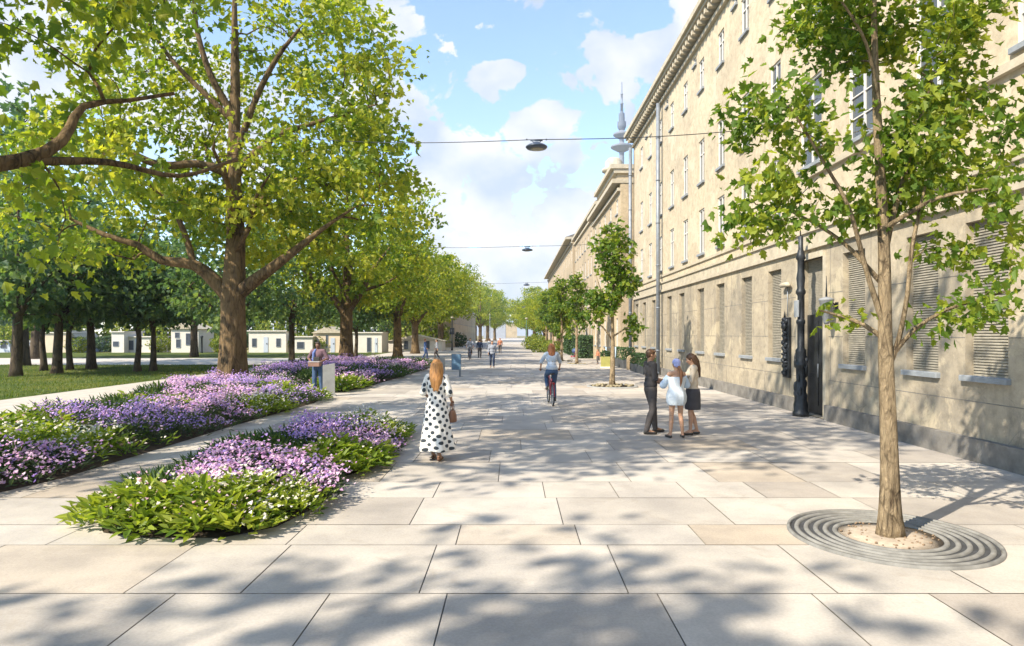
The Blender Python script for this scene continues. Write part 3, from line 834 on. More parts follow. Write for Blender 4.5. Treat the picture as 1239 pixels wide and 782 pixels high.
# young trees along the building
T_R = build_tree(33, [
    [(0,0,-.02,.112),(.0,0,.25,.090),(.0,0,.7,.082),(-.01,0,1.3,.077),(-.04,0,2.14,.070),(-.05,0,3.0,.056),(-.085,.02,3.86,.046),(-.12,.03,4.7,.035),(-.14,.03,5.57,.024),(-.1,.05,6.5,.01)],
    [(-.03,0,2.1,.032),(-.16,-.04,2.45,.030),(-.28,-.06,2.8,.026),(-.47,-.1,3.4,.021),(-.75,-.15,3.85,.016),(-1.05,-.2,4.3,.012)],
    [(-.01,0,1.75,.030),(.07,-.05,2.05,.027),(.14,-.08,2.5,.023),(.18,-.1,3.0,.022),(.28,-.15,3.6,.014)],
    [(.03,-.03,1.9,.026),(.2,-.1,2.15,.022),(.46,-.18,2.34,.018),(.8,-.22,2.46,.016),(1.06,-.25,2.54,.01)],
    [(-.05,0,2.9,.036),(.06,.05,3.3,.032),(.2,.1,3.7,.026),(.42,.15,4.4,.018),(.6,.2,4.9,.01)],
    [(-.04,0,2.05,.03),(-.2,.1,2.2,.024),(-.4,.2,2.3,.018),(-.6,.25,2.36,.01)],
    [(-.05,0,2.6,.03),(-.4,.2,3.1,.022),(-.85,.4,3.45,.013),(-1.2,.5,3.55,.008)],
    [(-.05,0,3.2,.03),(.3,-.3,3.45,.02),(.65,-.5,3.5,.012)], [(-.1,0,4.3,.022),(.1,.4,4.9,.016),(.2,.7,5.4,.01)], [(-.1,0,4.5,.022),(-.4,-.3,5.0,.016),(-.8,-.5,5.4,.01)],
  ], [((-.05,0,5.65),(1.12,1.0,.72)), ((-1.08,-.1,4.42),(.60,.6,.55)), ((-1.1,.2,3.5),(.55,.5,.42)), ((.68,0,4.3),(.68,.7,.8)), ((.72,-.2,3.3),(.55,.5,.42)), ((-.25,0,3.75),(.6,.6,.75)),
      ((-.42,.1,2.32),(.34,.3,.30)), ((.78,-.2,2.35),(.42,.3,.27)), ((-.72,.2,3.0),(.26,.2,.2))],
  128, 58, .106, .20, M_bark_y, ML_young, mind=.17, step=.12, flare=.35, shell=1.3, tipr=.0042, sides=14, minr=.0025, gaps=.12, wratio=.7, flat=.7, thin=(.05, -.1, .42, .75), tintbias=.10)
plant_tree('young_tree', 'slender young tree with pale peeling bark standing in the round ridged grate at right', 'tree', *T_R, (3.89, 6.86, 0))
T_Y = build_tree(41, [
    [(0,0,-.02,.13),(0,0,.3,.10),(.02,0,1.4,.085),(0,0,2.6,.07),(.03,0,4.2,.05),(0,0,6.2,.015)],
    [(0,0,1.9,.04),(-.4,-.1,2.4,.03),(-.8,-.2,2.7,.012)], [(0,0,2.0,.04),(.45,0,2.3,.03),(.9,.1,2.5,.012)], [(0,0,2.8,.04),(.4,.2,3.6,.025),(.6,.3,4.4,.012)], [(0,0,2.9,.04),(-.4,-.1,3.7,.025),(-.7,-.2,4.5,.012)],
  ], [((0,0,5.4),(.6,.6,1.05)), ((.4,0,4.2),(.6,.6,.6)), ((-.45,0,3.5),(.65,.6,.5)), ((.85,.1,2.45),(.32,.3,.4)), ((-.75,-.1,2.9),(.4,.3,.35))],
  80, 26, .21, .24, M_bark_y, ML_young, mind=.26, step=.25, flare=.3, shell=1.4, tipr=.007, sides=10, minr=.004, gaps=.1)
G_y = 'young trees in the row along the building'
yr = [(3.97,26.7,1,0,'second young tree of the row, in a stone pit beyond the group of three'),
      (4.43,46.7,.98,2.0,'third young tree of the row, standing before the clipped hedge'),
      (3.75,52.0,1.0,4.0,'fourth young tree of the row, next to the dark blue pushchair'),
      (3.9,66,1.05,1.0,'fifth young tree of the row, half hidden behind the fourth'),
      (3.9,80,1.1,3.0,'farthest young tree of the row, by the round bushes')]
py = None
for x, y, s, a, lab in yr:
    if py is None: py = plant_tree('young_tree', lab, 'tree', *T_Y, (x, y, 0), a, s, G_y)
    else: copy_tree(py, (x, y, 0), a, lab, G_y, (s, s, s))

# park trees on the left
T_D = build_tree(52, [
    [(0,0,-.1,.30),(0,0,.4,.25),(.04,0,1.6,.225),(.1,0,3.2,.2),(.1,.1,5.5,.17),(.1,0,9.5,.04)],
    [(.05,0,2.8,.16),(-1.0,.2,4.2,.11),(-2.1,.3,5.2,.05)], [(.08,0,3.0,.16),(1.1,-.2,4.3,.11),(2.2,-.3,5.4,.05)], [(.1,0,4.0,.14),(.3,1.4,5.4,.08),(.4,2.4,6.6,.04)], [(.1,0,4.2,.14),(-.2,-1.4,5.6,.08),(-.3,-2.4,6.8,.04)],
  ], [((0,0,6.9),(3.9,3.9,3.5)), ((0,0,4.6),(3.7,3.7,1.5))], 84, 38, .34, .6, M_bark_d, ML_dark, mind=.7, flare=.26, shell=1.6, tipr=.014, sides=12, gaps=.1)
T_D2 = build_tree(57, [
    [(0,0,-.1,.22),(0,0,.4,.17),(.1,0,1.8,.14),(.0,0,3.6,.11),(.1,.1,7.6,.03)],
    [(.03,0,2.2,.08),(-.7,.2,3.4,.06),(-1.5,.3,4.2,.03)], [(.08,0,2.6,.08),(.8,-.2,3.7,.06),(1.7,-.3,4.4,.03)], [(.02,0,3.2,.07),(.3,1.,4.4,.04)],
  ], [((0,0,5.4),(2.9,2.9,2.5)), ((0,0,3.8),(2.9,2.9,1.0))], 110, 44, .28, .48, M_bark_d, ML_dark, mind=.5, flare=.3, shell=1.5, tipr=.01, sides=10, gaps=.1)
G_p = 'dark trees on the park lawn'
big = [(-25.3,33.6,1.0,0,'dark park tree with a stout trunk, leftmost on the near lawn'),
       (-24.8,35.9,.95,1.4,'dark park tree with a ridged trunk standing second from the left on the lawn'),
       (-25.9,40.5,1.0,2.6,'dark park tree right of the two leftmost, with a smaller stem leaning beside it'),
       (-15.2,35.2,.85,3.9,'park tree half hidden behind the trunk of the great plane tree'),
       (-16.3,48.5,.9,5.0,'bright green park tree with many upright limbs between the plane tree and the man'),
       (-33.5,45,1.75,2.2,'tall dark tree behind the leftmost lawn trees'),(-42,58,1.6,1,'high dark tree mass at the back left of the park'),
       (-30,62,1.4,2,'broad dark tree beyond the park road at left'),
       (-14.5,82,1.0,2.6,'shadowy tree behind the second plane tree')]
pd = None
for x, y, s, a, lab in big:
    if pd is None: pd = plant_tree('park_tree', lab, 'tree', *T_D, (x, y, 0), a, s, G_p)
    else: copy_tree(pd, (x, y, 0), a, lab, G_p, (s, s, s))
small = [(-21.6,37.9,1.0,0,'thin pale stemmed sapling, left one of the close pair on the lawn'),(-20.9,38.3,.98,2,'thin dark stemmed sapling, right one of the close pair on the lawn'),
         (-26.6,39.6,1.0,3,'small leaning tree beside a larger dark trunk on the lawn'),(-27.6,38.8,1.0,4.4,'slim dark tree between the first and second lawn trunks'),(-14.0,58.5,1.0,1,'small blue green tree behind the lawn near the second plane tree')]
ps = None
for x, y, s, a, lab in small:
    if ps is None: ps = plant_tree('park_tree', lab, 'tree', *T_D2, (x, y, 0), a, s, 'slim trees on the park lawn')
    else: copy_tree(ps, (x, y, 0), a, lab, 'slim trees on the park lawn', (s, s, s))
# sunlit trees behind the pavilions
rng = random.Random(3)
for k in range(17):
    x = -112+k*6.1+rng.uniform(-1.5,1.5); y = 100+rng.uniform(0,28); s = rng.uniform(.85,1.35)
    lab = 'sunlit tree in the belt behind the white pavilions, ' + ('left of the great trunk' if x < -45 else 'right of the great trunk')
    copy_tree(pr, (x, y, 0), rng.uniform(0,6), lab, 'belt of sunlit trees behind the pavilions', (s, s, s*.8))

# bushes and clipped hedges -------------------------------------------------
def bush_mesh(seed, n, rx, ry, rz, leaf, mats, box=False):
    g = np.random.default_rng(seed)
    if box:
        p = g.random((n,3))*2-1
        ax = g.integers(0,3,n); sg = np.where(g.random(n) < .5, -1, 1)
        for k in range(3):
            q = ax == k; p[q,k] = (sg[q] if k < 2 else 1)*(1-.12*g.random(q.sum()))
        nn = norm(p**5+g.normal(size=(n,3))*.4)
    else:
        p = norm(g.normal(size=(n,3))); bump = 1+.13*np.sin(5*p[:,0]+seed)*np.sin(6*p[:,1])+.1*np.sin(9*p[:,2]+4*p[:,0])
        nn = norm(p+g.normal(size=(n,3))*.45); p = p*(bump*(.72+.3*g.random(n)**.6))[:,None]
    pos = p*np.array([rx,ry,rz])+np.array([0,0,rz]); pos[:,2] = np.maximum(pos[:,2], .02)
    d = norm(np.cross(nn, g.normal(size=(n,3)))+nn*.35)
    L = leaf*(.6+.8*g.random(n))
    V,F,st,tt = leaf_cards(pos, d, nn, L, L*.62, g.random(n))
    return np_mesh('foliage', V, F, st, mats, tt)
def stem_mesh(seed, h, r, spread, n=5):
    g = random.Random(seed); b = MB()
    for k in range(n):
        a = g.uniform(0,2*PI); s = g.uniform(.3,1)*spread
        b.tube([(0,0,-.03),(s*.3*math.cos(a),s*.3*math.sin(a),h*.4),(s*math.cos(a),s*math.sin(a),h)], [r,r*.7,r*.3], 5)
    return b.mesh('stem', [M_bark_d])
bm1 = bush_mesh(1, 900, 1.2, 1.2, .8, .2, [ML_lime]); sm1 = stem_mesh(1, 1.3, .04, .9)
bm2 = bush_mesh(2, 900, 1.3, 1.1, .75, .2, [ML_hedge]); 
def bush(lab, x, y, s, dark=False, group=None, sz=None):
    t = thing('bush', lab, 'bush', (x,y,0), x*3.3, group); t.scale = (s,s,sz or s)
    link('foliage', bm2 if dark else bm1, t); link('stem', sm1, t)
G_b = 'round bushes on the right before the far terraces'
for x, y, s, lab in ((3.9,70,.9,'yellow green round bush beyond the cyclist, nearest of the round bushes'),(3.1,78,1.0,'round light green bush left of the nearest one'),(2.6,92,1.1,'round bush by the green lamp post bed'),(3.6,104,1.3,'far round bush on the right of the street')):
    bush(lab, x, y, s, False, G_b)
G_l = 'bushes around the white pavilions'
for x, y, s, d, lab in ((-52,79,1.1,0,'yellow green bush right of the big cream pavilion'),(-49.6,81,1.3,1,'dark bush behind the yellow green one'),(-43,80,1.2,0,'lime bush left of the pavilion with dark windows'),(-34.3,78,1.2,0,'yellow green bush left of the great trunk'),
        (-26.5,80,1.3,0,'lime bush among the pavilions right of the great trunk'),(-22.9,79,1.2,0,'low bright bush before the tall white pavilion'),(-13.6,86,1.2,1,'dark rounded bush beside the far lamp post'),(-11.9,90,1.0,1,'small dark bush under the low pale facade'),
        (-62,82,2.0,0,'large yellow bush behind the grey sheds'),(-70,84,2.2,0,'large sunlit bush at the left edge behind the sheds'),(-9.8,112,1.5,1,'dark hedge bush at the foot of the low pale facade')):
    bush(lab, x, y, s, bool(d), G_l)
def hedge(name, lab, x0, x1, y0, y1, h, n, leaf, cat='hedge'):
    t = thing(name, lab, cat, ((x0+x1)/2,(y0+y1)/2,0))
    link('foliage', bush_mesh(int(n), n, (x1-x0)/2, (y1-y0)/2, h/2, leaf, [ML_hedge], True), t)
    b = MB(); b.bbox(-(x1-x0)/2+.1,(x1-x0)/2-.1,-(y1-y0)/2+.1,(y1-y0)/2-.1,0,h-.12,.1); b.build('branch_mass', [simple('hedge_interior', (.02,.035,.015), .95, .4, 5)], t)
hedge('clipped_hedge', 'tall blue green clipped hedge along the foot of the cream terrace on the right', 5.7, 7.2, 58, 76, 1.9, 5200, .2)

G_s = 'tall sunlit shrub belt behind the pavilions'
rng = random.Random(12)
for k in range(24):
    x = -108+k*4.15+rng.uniform(-1,1); bush('tall yellow green shrub in the belt behind the white pavilions', x, 93+rng.uniform(0,6), rng.uniform(2.0,2.8), k % 4 == 1, G_s, rng.uniform(2.6,3.5))
# ------------------------------------------------------------------ flower beds
def poly_in(pts, poly):
    x, y = pts[:,0], pts[:,1]; ins = np.zeros(len(pts), bool); j = len(poly)-1
    for i in range(len(poly)):
        xi, yi = poly[i]; xj, yj = poly[j]
        c = ((yi > y) != (yj > y)) & (x < (xj-xi)*(y-yi)/((yj-yi) or 1e-9)+xi)
        ins ^= c; j = i
    return ins
def edge_dist(pts, poly):
    D = np.full(len(pts), 9.)
    for i in range(len(poly)):
        a = poly[i-1]; b = poly[i]; ab = b-a; t = np.clip(((pts-a)@ab)/max(ab@ab,1e-9), 0, 1)
        D = np.minimum(D, np.linalg.norm(pts-(a+t[:,None]*ab), axis=1))
    return D
def petal_mat(name, stops):
    t = NT(name); at = t.new('ShaderNodeAttribute', attribute_name='tint')
    t.base(t.ramp(at.outputs['Fac'], stops), .6, .2)
    tr = t.new('ShaderNodeBsdfTranslucent'); t.link(t.ramp(at.outputs['Fac'], stops), tr.inputs['Color'])
    mx = t.new('ShaderNodeMixShader'); mx.inputs[0].default_value = .25
    t.link(t.b.outputs[0], mx.inputs[1]); t.link(tr.outputs[0], mx.inputs[2]); t.link(mx.outputs[0], t.out.inputs['Surface'])
    return t.m
LM = {
 'lime': leaf_mat('lime_leaf', [(0, (.055,.115,.016)), (.5, (.17,.23,.028)), (1, (.36,.38,.07))], .35),
 'dark': leaf_mat('dark_strap_leaf', [(0, (.022,.055,.018)), (.6, (.05,.095,.025)), (1, (.12,.16,.03))], .25),
 'purple': leaf_mat('under_flower_leaf', [(0, (.03,.055,.03)), (.6, (.06,.09,.045)), (1, (.11,.14,.04))], .25),
}
PM = {
 'pink': petal_mat('pink_petal', [(0, (.50,.25,.48)), (.5, (.72,.44,.67)), (1, (.82,.62,.74))]),
 'violet': petal_mat('violet_petal', [(0, (.26,.17,.52)), (.5, (.42,.28,.64)), (1, (.58,.40,.72))]),
 'white': petal_mat('white_petal', [(0, (.60,.58,.40)), (.6, (.76,.74,.66)), (1, (.80,.68,.70))]),
 'rose': petal_mat('rose_petal', [(0, (.60,.28,.36)), (.6, (.72,.46,.52)), (1, (.78,.66,.66))]),
}
SPEC = {  # leaf material, leaf length, leaf width ratio, plant height, leaf elevation, flowers [(mat, per plant)], petal radius
 'lime': ('lime', .165, .42, .29, .75, [('white', 1.3), ('rose', 1.6)], .022),
 'limewhite': ('lime', .12, .38, .32, .8, [('white', 7)], .023),
 'dark': ('dark', .20, .18, .27, 1.0, [('violet', .3)], .02),
 'pink': ('purple', .11, .3, .30, .8, [('pink', 18), ('violet', 3)], .024),
 'violet': ('purple', .12, .26, .32, .95, [('violet', 16), ('pink', 3)], .021),
 'mixed': ('dark', .13, .32, .30, .85, [('pink', 6), ('white', 3)], .022),
}
def make_bed(bed, poly, patches, density, zscale, soil_lab, seed, lscale=1.0, group=None):
    g = np.random.default_rng(seed)
    poly = np.array(poly, float); lo = poly.min(0); hi = poly.max(0)
    b = MB(); c = poly.mean(0)
    n = len(poly); rim = c+(poly-c)*(1-.16/np.linalg.norm(poly-c,axis=1,keepdims=True)); inner = c+(poly-c)*(1-.5/np.linalg.norm(poly-c,axis=1,keepdims=True))
    b.add([(*p, .004) for p in rim]+[(*p, .05) for p in inner], [(i,(i+1)%n,(i+1)%n+n,i+n) for i in range(n)]+[tuple(range(n,2*n))])
    tag(b.build('soil', [M_soil]), soil_lab, None, None, 'structure')
    area = (hi-lo).prod(); N = int(area*density)
    P = lo+g.random((N,2))*(hi-lo); P = P[poly_in(P, poly)]
    Q = np.array([p[:2] for p in patches]); RR = np.array([p[2] for p in patches])
    wob = .22*np.stack([np.sin(P[:,1]*2.1+P[:,0]), np.cos(P[:,0]*2.6-P[:,1])], 1)
    D = np.linalg.norm((P+wob)[:,None,:]-Q[None], axis=2)/RR[None]
    own = D.argmin(1)
    for k, (px, py, pr_, sp, lab) in enumerate(patches):
        pp = P[own == k]
        if len(pp) < 3: continue
        lm, ll, lw, ph, el, fl, fr = SPEC[sp]
        ll = ll*lscale; ph = ph*zscale
        m = len(pp); per = 26
        hgt = ph*(.75+.5*g.random(m))*(1+.18*np.sin(pp[:,0]*3.1)*np.cos(pp[:,1]*2.7))
        # the rim stays lower so the mass rounds off into hummocks
        hgt = hgt*np.clip(.55+.75*edge_dist(pp, poly)/.7, .5, 1.25)*(1+.16*np.sin(pp[:,0]*5.3+pp[:,1]*1.7)+.12*np.cos(pp[:,1]*4.1))
        B = np.repeat(np.c_[pp, np.full(m,.03)], per, 0); K = len(B)
        H = np.repeat(hgt, per)
        az = g.random(K)*2*PI; ele = np.clip(g.normal(el, .45, K)*.75, -.1, 1.4)
        stem = g.random(K)**.7*H*.85
        rad = .20*lscale*g.random(K)**.5
        B[:,0] += np.cos(az)*rad; B[:,1] += np.sin(az)*rad; B[:,2] += stem
        d = np.c_[np.cos(az)*np.cos(ele), np.sin(az)*np.cos(ele), np.sin(ele)]
        nn = np.c_[-np.cos(az)*np.sin(ele), -np.sin(az)*np.sin(ele), np.cos(ele)]+g.normal(size=(K,3))*.25
        L = ll*(.6+.7*g.random(K))
        V,F,st,tt = leaf_cards(B, d, norm(nn), L, L*lw, np.clip(.25*g.random(K)+.55*np.repeat(g.random(m),per)+.3*(stem/np.maximum(H,.01))-.1,0,1), .2, .35)
        mi = np.zeros(len(st), int); mats = [LM[lm]]; loops=[F]; starts=[st]; verts=[V]; tints=[tt]; mis=[mi]; off=len(V); lo_=len(F)
        for fm, cnt in fl:
            nf = g.poisson(cnt, m); tot = int(nf.sum())
            if tot == 0: continue
            mats.append(PM[fm])
            base = np.repeat(np.c_[pp, hgt], nf, 0); 
            base[:,:2] += g.normal(size=(tot,2))*.12*lscale; base[:,2] += .02+g.normal(size=tot)*.045 + (.07*g.random(tot) if sp == 'violet' else 0)
            base[:,2] = np.maximum(base[:,2], .08)
            up = norm(np.c_[g.normal(size=(tot,2))*.55-np.array([.1,.25]), np.ones(tot)])
            sx = norm(np.cross(up, g.normal(size=(tot,3)))); sy = np.cross(up, sx)
            r_ = fr*lscale*(.7+.7*g.random(tot))
            W = np.empty((tot,6,3))
            for q in range(6):
                an = q*PI/3; rr = r_*(1 if q % 2 else .62)
                W[:,q] = base+sx*(np.cos(an)*rr)[:,None]+sy*(np.sin(an)*rr)[:,None]+up*(rr*(.35 if q % 2 else .0))[:,None]
            Ff = (np.arange(tot)*6)[:,None]+np.arange(6)[None]+off
            verts.append(W.reshape(-1,3)); loops.append(Ff.ravel()); starts.append(np.arange(tot)*6+lo_); tints.append(np.repeat(g.random(tot),6)); mis.append(np.full(tot, len(mats)-1))
            off += tot*6; lo_ += tot*6
        me = np_mesh('planting', np.concatenate(verts), np.concatenate(loops), np.concatenate(starts), mats, np.concatenate(tints), mi=np.concatenate(mis))
        nm = {'lime':'lime_groundcover','limewhite':'white_flowers','dark':'dark_groundcover','pink':'pink_flowers','violet':'violet_flowers','mixed':'mixed_flowers'}[sp]
        tag(link(nm, me), lab, 'flowers' if sp not in ('lime','dark') else 'plants', group, 'stuff')

# front bed
front = [(-4.4,6.85),(-3.8,6.66),(-3.0,6.66),(-2.55,7.05),(-2.36,7.8),(-2.28,8.5),(-2.42,9.1),(-2.5,9.5),(-2.28,9.9),(-2.1,10.8),(-2.1,11.9),(-2.2,13.0),(-2.35,14.2),(-2.9,14.6),(-3.8,14.3),(-4.3,13.2),(-4.75,12.0),(-4.8,11.0),(-4.9,10.0),(-4.8,9.0),(-4.75,8.0),(-4.7,7.25)]
make_bed('front', front, [
  (-4.5,7.3,.8,'lime','lime green leafy plants dotted pink at the near left corner of the front bed'),
  (-3.5,7.0,.8,'lime','bright lime leaves along the near edge of the front bed'),
  (-2.8,7.4,.7,'limewhite','lime plants with white stars at the near right of the front bed'),
  (-4.3,8.6,.6,'dark','dark strap leaves at the left of the front bed'),
  (-3.7,8.75,.85,'pink','pink and lilac flower band across the middle of the front bed'),
  (-2.75,8.75,.75,'pink','pale pink flowers at the right end of the front bed hump'),
  (-4.35,11.0,1.0,'dark','dark green grassy leaves on the left of the front bed beyond the pink band'),
  (-3.3,11.6,.75,'violet','violet flowers in the farther half of the front bed'),
  (-2.7,11.5,.7,'pink','pink flowers beside the violet ones in the farther half of the front bed'),
  (-2.55,10.1,.75,'lime','lime leaves at the right edge of the front bed halfway along'),
  (-3.0,13.7,.85,'limewhite','yellow green plants with pale flowers at the far tip of the front bed'),
  (-4.0,13.2,.7,'mixed','mixed dark plants with small flowers at the far left of the front bed')], 42, 1.0, 'dark soil of the front flower bed', 3, 1.0, 'planting of the front flower bed')
# long bed under the great plane tree
bigb = [(-6.9,8.2),(-6.55,9.5),(-6.45,12),(-6.35,15),(-6.1,18),(-6.0,20.4),(-6.2,21.6),(-7.6,22.4),(-8.3,25),(-8.8,27.5),(-10,28.6),(-11.6,28.8),(-12.6,27.5),(-12.6,24),(-11.6,20.5),(-11.2,17.5),(-11.5,14),(-12,10),(-11,7.6),(-8.5,7.6)]
make_bed('long', bigb, [
  (-8.0,9.6,1.2,'dark','dark leaves at the left edge of the picture in the long bed'),
  (-7.3,9.4,.9,'pink','pink lilac flowers of the long bed at the left edge of the picture'),
  (-9.4,11.6,1.3,'lime','yellow green plants at the left of the long bed'),
  (-7.3,11.2,1.0,'limewhite','cream white flowers near the front of the long bed'),
  (-7.0,13.2,.9,'violet','violet flowers at the right edge of the long bed'),
  (-8.3,14.0,1.3,'violet','purple swathe across the middle of the long bed'),
  (-7.6,15.6,1.2,'pink','pink lilac swathe behind the purple one in the long bed'),
  (-9.9,15.5,1.3,'dark','dark green plants left of the purple swathe'),
  (-11.5,13,1.6,'lime','lime plants along the far left of the long bed'),
  (-6.8,17.2,.8,'limewhite','white flowers low at the right edge of the long bed'),
  (-8.6,18.5,1.2,'pink','lilac band below the great plane tree'),
  (-10.8,19.2,1.4,'dark','dark grassy plants left of the great trunk'),
  (-6.7,19.6,.9,'violet','blue violet flowers at the right end of the long bed'),
  (-7.4,16.9,.55,'lime','low lime mound between the pink and white flowers of the long bed'),
  (-9.3,16.6,.7,'lime','lime green clump in the middle of the lilac swathe'),
  (-7.9,21.2,1.2,'lime','lime leaves at the end of the long bed by the stone slab'),
  (-9.3,22.5,1.2,'violet','violet flowers to the right of the great trunk'),
  (-11.3,22.8,1.3,'pink','purple pink flowers left of the great trunk'),
  (-13,20,1.5,'dark','dark plants at the path side of the long bed'),
  (-10.8,27.5,1.4,'dark','dark leaves behind the great trunk'),
  (-13,25,1.4,'violet','violet flowers behind and left of the great trunk'),
  (-9.0,26.2,1.2,'mixed','mixed flowers behind the violet ones right of the trunk')], 17, 1.15, 'dark soil of the long flower bed', 4, 1.15, 'planting of the long flower bed')
farb = [(-6.2,23.9),(-5.8,26),(-5.7,29),(-5.4,33),(-5.3,38),(-5.2,42),(-6.0,44.5),(-9,45.5),(-12.5,45),(-13.7,41),(-13.4,34),(-11.5,31.0),(-9.5,30),(-8.2,27.2),(-7.3,24.4)]
make_bed('far', farb, [
  (-6.5,25.0,1.1,'lime','lime leaves behind the stone slab in the farther bed'),
  (-6.7,27.3,1.2,'pink','bright pink flowers right of the stone slab in the farther bed'),
  (-6.1,29.6,1.0,'violet','blue violet flowers at the right edge of the farther bed'),
  (-8.4,29.8,1.6,'dark','dark leaves behind the man in the farther bed'),
  (-7.3,33,1.6,'dark','dark plants in the middle of the farther bed'),
  (-6.0,34,1.1,'mixed','pale mixed flowers at the right edge of the farther bed'),
  (-10,33.5,1.8,'violet','violet flowers by the path side of the farther bed'),
  (-6.6,38.5,1.7,'pink','pink flowers towards the end of the farther bed'),
  (-9.5,39,2.0,'pink','lilac flowers below the second plane tree'),
  (-12,38,1.8,'dark','dark plants left of the second plane tree'),
  (-7.2,42.8,1.8,'dark','dark leaves at the far end of the farther bed'),
  (-10.8,43,1.6,'violet','violet flowers behind the second plane tree')], 10, 1.2, 'dark soil of the farther flower bed', 6, 1.45, 'planting of the farther flower bed')

# grass of the near lawn
def lawn_grass():
    g = np.random.default_rng(8); n = 46000
    y = 12+34.3*g.random(n)**1.0; x = -16.75-26*g.random(n)**1.3
    base = np.c_[x, y, np.full(n,-.03)]
    az = g.random(n)*2*PI; d = norm(np.c_[np.cos(az)*.6, np.sin(az)*.6, np.ones(n)])
    nn = np.c_[np.cos(az), np.sin(az), np.full(n,.2)]
    L = .05+.06*g.random(n)
    t = np.clip(.5+.3*np.sin(x*.8)*np.cos(y*.6)+g.normal(size=n)*.2, 0, 1)
    V,F,st,tt = leaf_cards(base, d, nn, L, L*.30, t, .1, .4)
    m = leaf_mat('grass_blade', [(0, (.05,.095,.02)), (.6, (.115,.155,.03)), (1, (.23,.22,.05))], .35)
    tag(link('grass', np_mesh('grass', V, F, st, [m], tt)), 'short shaded grass of the park lawn beyond the pale path', 'grass', None, 'stuff')
lawn_grass()
# ------------------------------------------------------------------ people
def skin_mat(name, c):
    t = NT(name)
    nz = t.noise(t.coord(), 14, 3)
    col = t.ramp(nz, [(.3, tuple(x*.9 for x in c)), (.7, tuple(min(1, x*1.08) for x in c))])
    m = t.base(col, .5, .35)
    t.b.inputs['Subsurface Weight'].default_value = .08; t.b.inputs['Subsurface Radius'].default_value = (.02,.008,.004)
    return m
def cloth(name, c, var=.12, rough=.85):
    t = NT(name); co = t.coord()
    col = t.ramp(t.noise(co, 5, 4), [(.3, tuple(x*(1-var) for x in c)), (.7, tuple(min(1, x*(1+var)) for x in c))])
    t.bump(t.noise(t.mapping(co, (1,1,.5)), 16, 3, .5), .35, .02)
    return t.base(col, rough, .15)
SK = [skin_mat('fair_skin', (.50,.29,.19)), skin_mat('tanned_skin', (.38,.21,.13)), skin_mat('brown_skin', (.20,.11,.07))]
HAIRM = {}
def hair_mat(name, c):
    t = NT(name); co = t.coord()
    n = t.noise(t.mapping(co, (1,1,.12)), 42, 4, .6)
    col = t.ramp(n, [(.3, tuple(x*.5 for x in c)), (.7, tuple(min(1, x*1.4) for x in c))])
    t.bump(n, .6, .01); return t.base(col, .45, .4)
M_eyew = simple('eye_white', (.6,.58,.55), .3, .05); M_iris = simple('dark_iris', (.03,.02,.015), .2, .1); M_lip = simple('lip', (.33,.11,.09), .5, .1)
M_shoe = simple('dark_leather', (.03,.026,.022), .4, .3, 8, spec=.5)

def V3(*a): return Vector(a)
def remeshed(name, mb, mats, vox, parent, smooth=6, sub=False):
    """union of overlapping closed shapes -> one continuous surface"""
    me = mb.mesh(name, mats)
    o = bpy.data.objects.new(name, me); COL.objects.link(o)
    md = o.modifiers.new('r', 'REMESH'); md.mode = 'VOXEL'; md.voxel_size = vox; md.use_smooth_shade = True
    if smooth:
        s = o.modifiers.new('s', 'SMOOTH'); s.factor = .5; s.iterations = smooth
    dg = bpy.context.evaluated_depsgraph_get(); dg.update()
    nm = bpy.data.meshes.new_from_object(o.evaluated_get(dg))
    bpy.data.objects.remove(o); bpy.data.meshes.remove(me)
    nm.name = name
    if not nm.materials:
        for m in (mats if isinstance(mats, (list, tuple)) else [mats]): nm.materials.append(m)
    nm.polygons.foreach_set('use_smooth', [True]*len(nm.polygons))
    o = bpy.data.objects.new(name, nm); COL.objects.link(o)
    if parent is not None: o.parent = parent
    return o
def cap(mb, a, b, ra, rb, n=14):
    """tapered limb with round ends"""
    a = Vector(a); b = Vector(b); d = b-a; L = d.length
    if L < 1e-6: mb.ball(a, ra, n); return
    d.normalize(); pts = []; rr = []
    for k in range(5):
        an = (k/4)*PI/2; pts.append(a-d*ra*math.cos(an)); rr.append(max(ra*math.sin(an), .0008))
    for k in range(1, 4):
        t = k/4; pts.append(a+d*L*t); rr.append(ra+(rb-ra)*t)
    for k in range(5):
        an = (k/4)*PI/2; pts.append(b+d*rb*math.sin(an)); rr.append(max(rb*math.cos(an), .0008))
    mb.tube(pts, rr, n)

def default_joints(f=False):
    """1.75 m figure facing +y; x to its right"""
    sw = .165 if f else .195; hw = .095
    J = dict(pelvis=V3(0,0,.93), waist=V3(0,0,1.09), chest=V3(0,.0,1.30), neck=V3(0,-.01,1.475), head=V3(0,.012,1.625))
    for s, q in ((1,'r'), (-1,'l')):
        J['sho_'+q] = V3(s*sw, -.01, 1.425); J['elb_'+q] = V3(s*(sw+.055), -.03, 1.14); J['wri_'+q] = V3(s*(sw+.06), .05, .89)
        J['hip_'+q] = V3(s*hw, 0, .90); J['kne_'+q] = V3(s*hw*1.03, .02, .49); J['ank_'+q] = V3(s*hw*1.03, -.02, .085); J['toe_'+q] = V3(s*(hw*1.03+.03), .14, .03)
    return J
def arm_solid(mb, J, q, k=0, f=False, to=1.0):
    s = .85 if f else 1
    cap(mb, J['sho_'+q], J['elb_'+q], .052*s+k, .039*s+k)
    if to > 0:
        e = J['elb_'+q].lerp(J['wri_'+q], to); cap(mb, J['elb_'+q], e, .039*s+k, (.039+(.026-.039)*to)*s+k)
